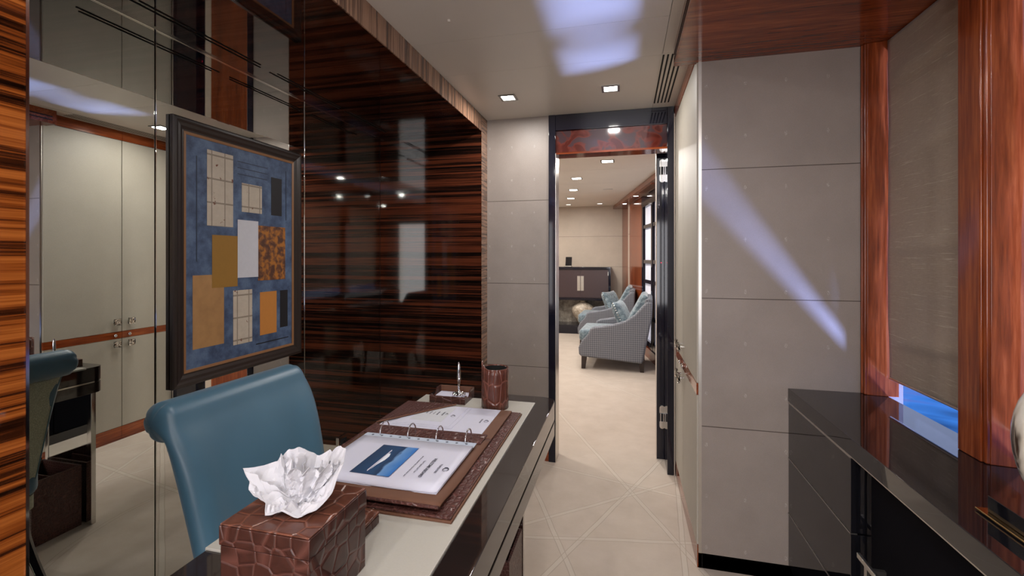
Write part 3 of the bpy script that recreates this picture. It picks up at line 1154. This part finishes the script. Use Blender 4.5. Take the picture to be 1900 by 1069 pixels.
# memo box behind the tissue box
mb = thing('memo_holder', 'low brown crocodile leather holder just behind the tissue box', 'desk accessory', (-.505, .725, DT + .004))
obj('holder_base', box(-.565, -.448, .676, .776, DT + .004, DT + .020), 'croc_side', mb, bevel=.002)
obj('holder_lid', box(-.566, -.447, .675, .777, DT + .021, DT + .027), 'croc_big', mb, bevel=.002)

# letter tray with pen
tr_ = thing('memo_tray', 'small open brown crocodile leather tray holding note paper and the pen', 'tray', (-.588, 1.511, DT + .004))
qx0, qx1, qy0, qy1 = -.653, -.523, 1.462, 1.562
zb_ = DT + .004
obj('tray_base', box(qx0, qx1, qy0, qy1, zb_, zb_ + .005), 'croc_side', tr_)
obj('front_wall', box(qx0, qx1, qy0, qy0 + .005, zb_ + .005, zb_ + .024), 'croc_side', tr_, bevel=.001)
obj('back_wall', box(qx0, qx1, qy1 - .005, qy1, zb_ + .005, zb_ + .034), 'suede', tr_, bevel=.001)
for x_ in (qx0, qx1 - .005):
    pr = [(qy0 + .005, zb_ + .005), (qy1 - .005, zb_ + .005), (qy1 - .005, zb_ + .034), (qy0 + .062, zb_ + .034), (qy0 + .050, zb_ + .016),
          (qy0 + .028, zb_ + .014), (qy0 + .016, zb_ + .026), (qy0 + .005, zb_ + .024)]
    obj('side_wall', prism(pr, 'x', x_, x_ + .005), 'croc_side', tr_)
np_ = tag(obj('note_paper', box(qx0 + .007, qx1 - .007, qy0 + .007, qy1 - .007, zb_ + .0052, zb_ + .014), 'paper', loc=(-.588, 1.512, zb_ + .0052)),
          'stack of white note paper lying in the small leather tray', 'paper')
pn = thing('desk_pen', 'chrome desk pen standing upright on its knobbly chrome base in the tray', 'pen', (-.562, 1.508, zb_ + .014))
pz_ = zb_ + .0142
bm = lathe([(0, pz_), (.017, pz_), (.021, pz_ + .003), (.020, pz_ + .008), (.012, pz_ + .013), (.005, pz_ + .018), (.004, pz_ + .022), (0, pz_ + .022)], -.562, 1.508, seg=24)
for k in range(10):
    t_ = 2 * PI * k / 10
    b2 = bmesh.ops.create_icosphere(bm, subdivisions=2, radius=.0058, matrix=Matrix.Translation((-.562 + .0185 * math.cos(t_), 1.508 + .0185 * math.sin(t_), pz_ + .0065)))
obj('pen_base', bm, 'chrome', pn, smooth=True)
obj('pen_body', lathe([(0, pz_ + .020), (.0028, pz_ + .022), (.0042, pz_ + .045), (.0056, pz_ + .060), (.0062, pz_ + .085), (.0050, pz_ + .105), (.003, pz_ + .114), (.0012, pz_ + .119), (0, pz_ + .12)],
                      -.562, 1.508, seg=20), 'chrome', pn, smooth=True)
obj('pen_collar', lathe([(.0057, pz_ + .057), (.0066, pz_ + .058), (.0066, pz_ + .062), (.0058, pz_ + .063)], -.562, 1.508, seg=20), 'chrome', pn)

# pencil cup
cp = thing('pencil_cup', 'tall round brown crocodile leather pencil cup at the far end of the desk', 'pencil cup', (-.418, 1.468, DT + .004))
cxx, cyy, cr0 = -.418, 1.468, .0425
zc0 = DT + .004


def cup(u, v_):
    t_ = 2 * PI * u * .985 + R(178)
    top = .131 + .020 * max(0, 1 - u * 5) + .0 * u
    r_ = cr0 + .003 * max(0, 1 - u * 9)
    return (cxx + r_ * math.cos(t_), cyy + r_ * math.sin(t_), zc0 + .002 + top * v_)


obj('cup_wall', grid(cup, 48, 8), 'croc_cup', cp, smooth=True, solid=.004)
obj('cup_base', lathe([(0, zc0), (cr0 + .002, zc0), (cr0 + .002, zc0 + .004), (0, zc0 + .004)], cxx, cyy, seg=32), 'croc_cup', cp)
obj('lining', lathe([(0, zc0 + .006), (cr0 - .003, zc0 + .006), (cr0 - .003, zc0 + .130)], cxx, cyy, seg=32), 'dark', cp, smooth=True)

# ================================================================== DESK CHAIR
ch = thing('desk_chair', 'teal satin leather desk chair with rolled top back, between desk and mirror', 'chair', (-.80, 1.04, 0), R(-3))
chx, chy = -.80, 1.04
RC, RR = (-1.051, .858), .049
outline = []          # (x, z, centre x, centre z, kind): front up, over the roll, down the rear
fr_ = [(.40, -.868), (.45, -.880), (.50, -.892), (.55, -.903), (.60, -.914), (.65, -.925), (.70, -.936), (.74, -.946), (.775, -.957),
       (.805, -.969), (.832, -.983), (.856, -.998)]
rr_ = [(.40, -.922), (.45, -.934), (.50, -.945), (.55, -.956), (.60, -.967), (.65, -.979), (.70, -.992), (.74, -1.002), (.775, -1.012),
       (.80, -1.019), (.812, -1.022), (.818, -1.026)]
for (z_, x_), (z2, x2) in zip(fr_, rr_):
    outline.append((x_, z_, (x_ + x2) / 2, (z_ + z2) / 2, 0))
arc = [(RC[0] + RR * math.cos(R(q)), RC[1] + RR * math.sin(R(q))) for q in range(24, 296, 8)]
for x_, z_ in arc:
    outline.append((x_, z_, RC[0], RC[1], 1))
for (z_, x_), (z2, x2) in list(zip(rr_, fr_))[::-1]:
    outline.append((x_, z_, (x_ + x2) / 2, (z_ + z2) / 2, 2))
ws = [-1, -.997, -.988, -.97, -.95, -.925, -.90, -.87] + [-.84 + .06 * k for k in range(29)] + [.87, .90, .925, .95, .97, .988, .997, 1]
bm = BM()
rings = []
for w_ in ws:
    aw = abs(w_)
    t_ = max(0, (aw - .86) / .14)
    sc_r = math.sqrt(max(0, 1 - t_ ** 2.2))
    ring_ = []
    for x_, z_, mx_, mz_, kd in outline:
        dx_, dz_ = x_ - mx_, z_ - mz_
        k_ = sc_r
        if kd == 1 and t_ > 0:
            an = math.atan2(dz_, dx_)
            k_ *= 1 - .22 * max(0, math.sin(an * 5 + .6)) ** 10 * min(1, t_ * 3)
        bl_ = 0
        if kd == 0:
            v_ = (z_ - .40) / .46
            bl_ = (.010 * math.exp(-((aw - .80) / .17) ** 2) - .010 * (1 - aw ** 2)) * max(0, 1 - v_ ** 4)
        hw = .203 + .026 * min(1, max(0, (z_ - .4) / .46))
        ring_.append(bm.verts.new((mx_ + dx_ * k_ + bl_ * k_ - chx, w_ * hw, mz_ + dz_ * k_)))
    rings.append(ring_)
nn_ = len(outline)
for A, B in zip(rings, rings[1:]):
    for q in range(nn_):
        bm.faces.new((A[q], A[(q + 1) % nn_], B[(q + 1) % nn_], B[q]))
obj('backrest', bm, 'teal', ch, local=True, smooth=True, sub=1)
# rear shell in silver green
rp = [(.25, -.875), (.34, -.905), (.44, -.935), (.54, -.957), (.64, -.978), (.74, -.999), (.78, -1.012), (.805, -1.020)]


def rear(u, v_):
    f_ = v_ * (len(rp) - 1)
    i = min(int(f_), len(rp) - 2)
    q = f_ - i
    z_ = rp[i][0] * (1 - q) + rp[i + 1][0] * q
    x_ = rp[i][1] * (1 - q) + rp[i + 1][1] * q
    hw = (.180 + .032 * v_)
    if v_ < .12: hw *= .86 + .14 * math.sqrt(v_ / .12)
    y_ = (u * 2 - 1) * hw
    return (x_ + .007 - .011 * (1 - abs(u * 2 - 1) ** 4) - chx, y_, z_)


obj('rear_panel', grid(rear, 24, 24), 'green_back', ch, local=True, smooth=True, solid=.012, label='silver-green leather rear panel')
pth = [Vector(rear(0, k / 20)) for k in range(20, -1, -1)] + [Vector(rear(k / 14, 0)) for k in range(1, 14)] + [Vector(rear(1, k / 20)) for k in range(21)]
obj('piping', tube([(p_.x - .003, p_.y, p_.z) for p_ in pth], .0045), 'teal_back', ch, local=True, smooth=True)


# seat
obj('seat', prism([(x_ - chx, y_ - chy) for x_, y_ in rrect(-.935, -.50, chy - .215, chy + .215, .05)], 'z', .36, .455), 'teal', ch, local=True, bevel=.025, seg=4)
obj('seat_rail', prism([(x_ - chx, y_ - chy) for x_, y_ in rrect(-.93, -.51, chy - .205, chy + .205, .05)], 'z', .31, .36), 'green_back', ch, local=True)
for sx, xt, xb in ((-1, -.885, -1.02), (1, -.535, -.505)):
    for sy in (-1, 1):
        pts = []
        rad = []
        for k in range(9):
            q = k / 8
            x_ = xt + (xb - xt) * (q ** 1.7)
            pts.append((x_ - chx, sy * (.165 + .012 * q), .33 - .33 * q))
            rad.append(.021 - .008 * q)
        lg = obj('leg', tube(pts, rad, seg=4), 'leg_black', ch, local=True)
        obj('leg_trim', tube([(p_[0] + sx * -.0, p_[1] - sy * (r_ * .72 + .002), p_[2]) for p_, r_ in zip(pts, rad)], .0022, seg=6), 'steel', lg, local=True)

# ================================================================== CREDENZA on the right
cz = thing('sideboard', 'long black lacquer sideboard under the windows on the right', 'sideboard', (.77, .4, 0))
obj('top', box(.612, WX + .004, -1.4, YP - .001, .695, DT), 'black', cz, bevel=.0015, seg=2)
obj('metal_line', box(.6135, .64, -1.4, YP - .001, .6915, .695), 'brushed', cz, label='thin steel line')
zr = [.062, .266, .478, .690]
for k in range(3):
    dr = obj('drawer', box(.614, .90, 1.462, YP - .002, zr[k] + .0022, zr[k + 1] - .0018), 'black', cz, bevel=.0008, seg=1)
    obj('metal_line', box(.6125, .63, 1.462, YP - .002, zr[k + 1] - .0016, zr[k + 1] + .0016), 'brushed', dr)
obj('carcass', box(.664, .90, -1.4, 1.455, .062, .690), 'dark_edge', cz)
obj('stile', box(.650, .664, 1.424, 1.455, .062, .690), 'black', cz)
obj('plinth', box(.640, .90, -1.4, YP - .002, 0, .062), 'black', cz)
yy = 1.420
k = 0
while yy > -1.2:
    dr = obj('door', box(.644, .662, yy - .44, yy, .066, .688), 'dark_door', cz, bevel=.001, seg=1)
    if k % 2 == 0:
        h0, h1 = yy - .028, yy - .16
        st_y = yy - .062
    else:
        h0, h1 = yy - .28, yy - .412
        st_y = yy - .378
    hd = obj('handle', box(.598, .606, h1, h0, .455, .468), 'brushed', dr, bevel=.001, seg=2, label='T-shaped steel handle')
    obj('handle_stem', box(.600, .606, st_y - .014, st_y, .395, .455), 'brushed', hd)
    obj('handle_mount', box(.606, .644, st_y - .012, st_y - .002, .44, .452), 'brushed', hd)
    yy -= .446
    k += 1

# horn sculpture
sc_ = thing('horn_sculpture', 'polished marbled horn sculpture on a gilt-edged black base, on the sideboard', 'sculpture', (.80, .98, DT))
obj('gilt_plate', box(.681, .90, .80, 1.108, DT + .002, DT + .006), 'gold', sc_, bevel=.001, label='gilt metal plate')
obj('foot', box(.70, .88, .82, 1.09, DT, DT + .002), 'dark', sc_)
obj('base_block', box(.692, .885, .815, 1.092, DT + .0065, DT + .038), 'black', sc_, bevel=.001)
pts, rad = [], []
for k in range(25):
    q = k / 24
    t_ = R(-80 + 245 * q)
    # crescent rising from the block, bulging to the far left and curling back
    pts.append((.775 - .060 * math.cos(t_) * .55, .985 + .062 * math.cos(t_), .905 + .118 * math.sin(t_) + .004 * q))
    rad.append(.036 * math.sin(PI * (.12 + .86 * q)) ** .8 + .002)
hb = obj('horn', tube(pts, rad, seg=24), 'horn', sc_, smooth=True)
obj('horn_socket', lathe([(0, DT + .038), (.03, DT + .038), (.026, DT + .045), (.018, .80), (.02, .81), (0, .812)], .769, .996, seg=24), 'chrome', sc_, smooth=True)

# ================================================================== CORRIDOR CUPBOARDS
lbl = ['pale shagreen built-in cupboard beside the grey pier, nearer of the pair', 'pale shagreen built-in cupboard beside the doorway, farther of the pair']
for k, (y0, y1) in enumerate(((YP + .004, 2.405), (2.407, YD - .02))):
    t_ = thing('built_in_cupboard', lbl[k], 'cupboard', (CX + .2, (y0 + y1) / 2, 0), 0, 'corridor cupboards')
    obj('carcass', box(CX + .021, CX + .41, y0, y1, .0, 2.113), 'dark_edge', t_)
    yh = y1 - .045 if k == 0 else y0 + .045
    for (z0, z1, zh) in ((.742, 2.048, .81), (.092, .694, .66)):
        dr = obj('door', box(CX, CX + .020, y0 + .001, y1 - .001, z0, z1), 'cupboard', t_, bevel=.001, seg=1)
        bm = box(CX - .030, CX - .022, yh - .021, yh + .021, zh - .021, zh + .021)
        bmesh.ops.subdivide_edges(bm, edges=bm.edges, cuts=4, use_grid_fill=True)
        rr = random.Random(k * 3 + 5)
        for v_ in bm.verts:
            v_.co.x += rr.uniform(-.005, .004)
        hd = obj('handle', bm, 'steel', dr, label='square hammered chrome knob')
        bm = BM()
        tube([(CX - .024, yh, zh), (CX, yh, zh)], .005, bm)
        obj('handle_stem', bm, 'chrome', hd)
    rl_ = obj('rail', box(CX - .001, CX + .020, y0, y1, .695, .741), 'mah_y', t_, label='mahogany middle rail')
    bm = lathe([(0, .016), (.006, .015), (.011, .010), (.010, .005), (.006, .003), (.006, 0)], 0, 0, seg=18)
    bmesh.ops.rotate(bm, verts=bm.verts, matrix=Matrix.Rotation(-PI / 2, 3, 'Y'))
    bmesh.ops.translate(bm, verts=bm.verts, vec=(CX - .001, yh, .718))
    obj('lock_knob', bm, 'chrome', rl_, smooth=True)
    obj('kickboard', box(CX + .002, CX + .020, y0, y1, 0, .090), 'mah_y', t_, label='mahogany kickboard')
    obj('cornice', box(CX - .004, CX + .020, y0, y1, 2.050, 2.113), 'mah_y', t_, label='mahogany cornice')

# ================================================================== NEAR CEILING FITTINGS
def ceiling_light(x, y, z, label, s=.09, power=LAMP_W, on=True, rz=0, group='recessed ceiling lights'):
    t_ = thing('ceiling_light', label, 'ceiling light', (x, y, z), rz, group)
    h = s / 2
    bm = BM()
    for (a0, a1, b0, b1) in ((-h, h, -h, -h + .012), (-h, h, h - .012, h), (-h, -h + .012, -h + .012, h - .012), (h - .012, h, -h + .012, h - .012)):
        box(a0, a1, b0, b1, -.004, 0, bm)
    obj('bezel', bm, 'dark_steel' if on else 'brushed', t_, local=True)
    obj('diffuser', box(-h + .012, h - .012, -h + .012, h - .012, -.002, -.0005), 'glow' if on else 'glow_dim', t_, local=True)
    if on:
        l_ = down_lamp(x, y, z - .006, power, size=s - .03)
    return t_


ceiling_light(-.61, 2.396, CEIL, 'square recessed ceiling light before the door, left of the two', power=LAMP_W * .75)
ceiling_light(-.067, 2.391, CEIL, 'square recessed ceiling light before the door, right of the two', power=LAMP_W * .75)
for (x, y) in ((-.61, .95), (-.067, .95), (-.61, -.45), (-.067, -.45), (-.34, -1.3)):  # lamps out of view, added to give the room more light
    ceiling_light(x, y, CEIL, 'added out-of-view square ceiling light above %s' % {(-.61, .95): 'the open binder and desk chair', (-.067, .95): 'the walkway beside the desk',
                  (-.61, -.45): 'the floor behind the camera, by the left wall', (-.067, -.45): 'the middle of the floor behind the camera',
                  (-.34, -1.3): 'the floor by the rear wall'}[(x, y)], power=LAMP_W * (.36 if y > .5 else 1))
for y in (.15, -.95):
    ceiling_light(.50, y, 2.033, 'square recessed light in the window soffit, %s' % ('beside the camera' if y > 0 else 'by the rear window'), s=.07, power=LAMP_W * .7)

t_ = thing('ceiling_vent', 'white slotted air grille in the ceiling beside the doorway', 'air vent', (.195, 2.38, CEIL))
bm = BM()
obj('vent_frame', box(.156, .240, 2.03, 2.69, CEIL - .003, CEIL - .0015), 'strip', t_)
for k in range(5):
    x_ = .160 + .0185 * k
    obj('slot', box(x_, x_ + .0078, 2.04, 2.672, CEIL - .0036, CEIL - .003), 'dark', t_)
bm = lathe([(0, CEIL - .008), (.004, CEIL - .008), (.006, CEIL - .004), (.006, CEIL)], -.62, 1.56, seg=16)
tag(obj('ceiling_sensor', bm, 'strip', loc=(-.62, 1.56, CEIL)), 'tiny round white sensor on the ceiling board', 'sensor')

# ================================================================== FAR ROOM
FY = 7.9
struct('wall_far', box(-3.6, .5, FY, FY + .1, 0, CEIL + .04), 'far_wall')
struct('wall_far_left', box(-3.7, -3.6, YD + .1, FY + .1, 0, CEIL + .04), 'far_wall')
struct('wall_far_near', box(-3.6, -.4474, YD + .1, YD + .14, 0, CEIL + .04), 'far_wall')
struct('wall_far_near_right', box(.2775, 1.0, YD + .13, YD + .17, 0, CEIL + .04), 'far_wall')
bm = BM()
ys = [YD + .1, 3.76, 4.58, 5.40, 6.20, 6.95, FY]
for i in range(len(ys) - 1):
    box(-3.6, 1.1, ys[i] + .002, ys[i + 1] - .002, CEIL, CEIL + .02, bm)
box(-3.6, 1.1, YD + .1, FY, CEIL + .021, CEIL + .05, bm)
struct('ceiling_far', bm, 'ceiling_far')


def hx(y, off=0):     # hull side: wall line of the far room
    return 1.249 - .162 * y + off


def hull(y0, y1, o0, o1, z0, z1, bm=None):
    return prism([(hx(y0, o0), y0), (hx(y1, o0), y1), (hx(y1, o1), y1), (hx(y0, o1), y0)], 'z', z0, z1, bm)


struct('trim_11', hull(2.95, FY, -.15, .3, 2.056, CEIL - .002), 'mah_y')
struct('wall_hull', hull(6.33, FY, 0, .1, 0, 2.056), 'mah_z')
struct('wall_hull_near', hull(2.95, 4.2, 0, .1, 0, 2.056), 'mah_z')
struct('baseboard_hull', hull(4.2, 6.33, -.01, .05, 0, .12), 'mah_y')
struct('trim_12', hull(7.22, 7.27, -.012, 0, 0, 2.056), 'far_wall')
w_ = thing('window_9', None, None, (hx(5.3), 5.3, .12))
w_['kind'] = 'structure'
obj('shoji_panes', hull(4.2, 6.33, .035, .045, .12, 2.0), 'shoji', w_, label='pale screen panes with a painted daylight glow')
bm = hull(4.2, 6.33, 0, .034, 1.90, 2.056)
for z_ in (1.64, 1.19, .94, .50):
    hull(4.2, 6.33, .006, .034, z_ - .022, z_ + .022, bm)
hull(4.2, 6.33, .004, .034, .12, .2, bm)
obj('window_frame', bm, 'door_lacquer', w_, label='dark lattice frame')
bm = BM()
for y_ in (6.28, 5.74, 5.2, 4.7, 4.25):
    hull(y_ - .03, y_ + .03, 0, .034, .12, 1.90, bm)
obj('mullions', bm, 'door_lacquer', w_)
for k, (y0, y1) in enumerate(((5.2, 6.0), (6.35, 7.0))):
    t_ = thing('soffit_grille', ('slatted mahogany air grille in the far room soffit, nearer one', 'slatted mahogany air grille in the far room soffit, farther one')[k],
               'air vent', (hx((y0 + y1) / 2, -.08), (y0 + y1) / 2, 2.056), 0, 'far room soffit grilles')
    for j in range(5):
        o1 = -.125 + .022 * j
        obj('slat', hull(y0, y1, o1, o1 + .010, 2.046, 2.056), 'mah_y', t_)
fl = [(-.146, 4.198, 1, 'nearest ceiling light in the far room, centred in the doorway'),
      (-.506, 5.037, 1, 'second ceiling light of the left-hand row in the far room'),
      (-.634, 5.897, 1, 'third ceiling light of the left-hand row in the far room'),
      (-.762, 6.726, 1, 'fourth ceiling light of the left-hand row in the far room'),
      (-.891, 7.52, 0, 'unlit ceiling fitting with added dim glow in the far room, left of two by the end wall'),
      (-.382, 7.50, 0, 'unlit ceiling fitting with added dim glow in the far room, right of two by the end wall')]
for x, y, on, lb in fl:
    ceiling_light(x, y, CEIL, lb, s=.12 if on else .10, power=FAR_W, on=bool(on), group='far room ceiling lights')
for x, y in ((-1.9, 4.2), (-2.0, 5.8), (-1.9, 7.2), (-1.2, 3.4)):
    ceiling_light(x, y, CEIL, {3.4: 'far room ceiling light just left inside the door', 4.2: 'far room ceiling light, nearest of the row by the left wall', 5.8: 'far room ceiling light, middle of the row by the left wall', 7.2: 'far room ceiling light, last of the row by the left wall'}[y], s=.12, power=FAR_W, group='far room ceiling lights')
for x, y, lb in ((hx(6.229, -.09), 6.229, 'small light in the far room mahogany soffit, nearer one'), (hx(7.1, -.09), 7.1, 'small light in the far room mahogany soffit, farther one')):
    t_ = thing('soffit_light', lb, 'ceiling light', (x, y, 2.056), 0, 'far room soffit lights')
    obj('bezel', lathe([(.030, 0), (.042, 0), (.042, -.004), (.030, -.004), (.030, 0)], 0, 0, seg=20), 'chrome', t_, local=True)
    obj('diffuser', lathe([(0, -.003), (.03, -.003), (.03, -.001)], 0, 0, seg=20), 'glow', t_, local=True)
tag(obj('ceiling_vent', box(-.26, -.14, 5.90, 5.96, CEIL - .004, CEIL), 'brushed', loc=(-.2, 5.93, CEIL)),
    'small dark rectangular vent in the far room ceiling', 'air vent')

# cabinet at the end of the far room
fc = thing('bar_cabinet', 'dark brown lacquer cabinet with open stone niche below, on the far wall', 'cabinet', (-.692, 7.7, 0))
c0, c1, cy_ = -1.175, -.21, 7.5
obj('top', box(c0, c1, cy_, FY - .01, 1.045, 1.088), 'door_lacquer', fc, bevel=.003)
obj('side_panel', box(c1 - .035, c1, cy_, FY - .01, .14, 1.045), 'door_lacquer', fc)
obj('side_panel', box(c0, c0 + .035, cy_, FY - .01, .14, 1.045), 'door_lacquer', fc)
obj('shelf', box(c0 + .035, c1 - .035, cy_ + .005, FY - .01, .545, .585), 'door_lacquer', fc)
obj('base', box(c0 - .05, c1 + .01, cy_ - .04, FY - .01, 0, .14), 'door_lacquer', fc, bevel=.003)
obj('niche_back', box(c0 + .035, c1 - .036, FY - .05, FY - .011, .14, .545), 'stone', fc, label='pale textured stone back')
for s_, (a0, a1) in ((1, (c0 + .037, -.693)), (-1, (-.691, c1 - .037))):
    dr = obj('door', box(a0, a1, cy_ + .012, cy_ + .03, .587, 1.043), 'far_brown', fc)
    hx0, hx1 = ((-.745, -.696) if s_ == 1 else (-.688, -.639))
    obj('handle_plate', box(hx0, hx1, cy_ + .002, cy_ + .012, .70, .94), 'brushed', dr, label='rectangular steel plate')
    if s_ == -1:
        for z_ in (.66, .98):
            obj('hinge', box(a1 - .008, a1, cy_ + .006, cy_ + .012, z_ - .03, z_ + .03), 'brushed', dr)
vs_ = tag(obj('vase', lathe([(0, .1405), (.075, .1405), (.10, .18), (.165, .28), (.195, .36), (.185, .42), (.12, .475), (.055, .50), (.048, .515), (.065, .53), (.055, .53), (.038, .515), (.04, .50), (0, .44)],
                            -.66, 7.66, seg=36), 'vase', smooth=True, loc=(-.66, 7.66, .1405)), 'rounded cream glazed vase standing in the cabinet niche', 'vase')
sp = thing('tablet_dock', 'small black tablet standing on a silver dock on the dark cabinet', 'tablet', (-.90, 7.62, 1.088))
obj('dock', box(-.955, -.845, 7.57, 7.67, 1.088, 1.105), 'brushed', sp, bevel=.003)
bm = prism([(7.58, 1.105), (7.60, 1.105), (7.66, 1.245), (7.64, 1.25)], 'x', -.948, -.845)
obj('screen', bm, 'screen', sp)


# armchairs
def armchair(loc, rz, label):
    t_ = thing('armchair', label, 'armchair', loc, rz, 'grey woven armchairs')
    # local: faces -x, width along y; origin at the base centre
    W2 = .37
    side = [(-.36, .145), (.30, .10), (.345, .36), (.40, .60), (.405, .76), (.355, .775), (.30, .72), (.22, .625), (.12, .555), (0, .515), (-.12, .49),
            (-.215, .475), (-.255, .455), (-.285, .39), (-.35, .32), (-.385, .24), (-.38, .17)]
    for sy in (-1, 1):
        y0 = sy * W2
        y1 = sy * (W2 - .085)
        obj('arm_side', prism(side, 'y', min(y0, y1), max(y0, y1)), 'weave', t_, local=True, bevel=.022, seg=4)
    rear_ = [(.285, .12), (.31, .12), (.40, .60), (.408, .79), (.37, .805), (.33, .79), (.30, .62), (.24, .40)]
    obj('back_shell', prism(rear_, 'y', -W2 + .03, W2 - .03), 'weave', t_, local=True, bevel=.02, seg=4)
    obj('front_rail', box(-.365, -.30, -W2 + .08, W2 - .08, .145, .30), 'chenille', t_, local=True, bevel=.02)
    obj('seat_deck', box(-.31, .27, -W2 + .08, W2 - .08, .14, .29), 'weave', t_, local=True)
    obj('seat_cushion', box(-.395, .22, -W2 + .088, W2 - .088, .292, .435), 'chenille', t_, local=True, bevel=.045, seg=5, label='blue-grey chenille seat cushion')
    bk = [(.10, .44), (.21, .42), (.31, .60), (.36, .80), (.345, .835), (.29, .835), (.22, .70), (.13, .54)]
    obj('back_cushion', prism(bk, 'y', -W2 + .088, W2 - .088), 'chenille', t_, local=True, bevel=.035, seg=5, label='blue-grey chenille back cushion')
    for x_, s_ in ((-.325, -1), (.285, 1)):
        for sy in (-1, 1):
            y_ = sy * (W2 - .07)
            top_ = [(x_ - .03, y_ - .03), (x_ + .03, y_ - .03), (x_ + .03, y_ + .03), (x_ - .03, y_ + .03)]
            bm = BM()
            A = [bm.verts.new((p_[0], p_[1], .15)) for p_ in top_]
            B = [bm.verts.new((x_ + s_ * .012 + (p_[0] - x_) * .68, y_ + (p_[1] - y_) * .68, 0)) for p_ in top_]
            bm.faces.new(A); bm.faces.new(B[::-1])
            for i in range(4):
                bm.faces.new((A[i], A[(i + 1) % 4], B[(i + 1) % 4], B[i]))
            obj('leg', bm, 'leg_wood', t_, local=True, bevel=.002)
    return t_


M['leg_wood'] = plain('dark_wood_leg', lin(48, 36, 34), .3)


def throw_cushion(loc, rz, tilt, label):
    t_ = thing('throw_cushion', label, 'cushion', loc, rz, 'studded throw cushions')
    t_.rotation_euler = (0, tilt, rz)

    def fn(u, v_, side):
        a_, b_ = u * 2 - 1, v_ * 2 - 1
        th = .065 * (max(0, 1 - a_ ** 4) ** .5) * (max(0, 1 - b_ ** 4) ** .5)
        k_ = 1 - .10 * (a_ * a_ * (1 - b_ * b_) + b_ * b_ * (1 - a_ * a_)) * .8
        return (side * th, a_ * .19 * k_, .17 + b_ * .17 * k_)
    bm = grid(lambda u, v_: fn(u, v_, 1), 17, 17)
    grid(lambda u, v_: fn(u, v_, -1), 17, 17, bm)
    bmesh.ops.remove_doubles(bm, verts=bm.verts, dist=.0005)
    cs = obj('cushion_body', bm, 'chenille', t_, local=True, smooth=True)
    bm = BM()
    for k in range(12):
        b_ = -.9 + 1.8 * k / 11
        for s_ in (-1,):
            k_ = 1 - .08 * (1 - b_ * b_)
            bmesh.ops.create_icosphere(bm, subdivisions=1, radius=.009, matrix=Matrix.Translation((0, s_ * .19 * k_, .17 + b_ * .17)))
    obj('stud_row', bm, 'steel', t_, local=True, smooth=True, label='row of silver studs')
    return t_


armchair((-.092, 5.46, 0), R(-3), 'grey woven armchair with blue-grey seat, the nearer one through the doorway')
armchair((-.24, 6.86, 0), R(-3), 'grey woven armchair with blue-grey seat, the farther one by the cabinet')
throw_cushion((.045, 5.36, .437), R(-12), R(-24), 'blue-grey studded throw cushion on the nearer armchair')
throw_cushion((-.115, 6.80, .437), R(-25), R(-24), 'blue-grey studded throw cushion on the farther armchair')

# wall behind the camera: mahogany bookcase wall seen only in reflections
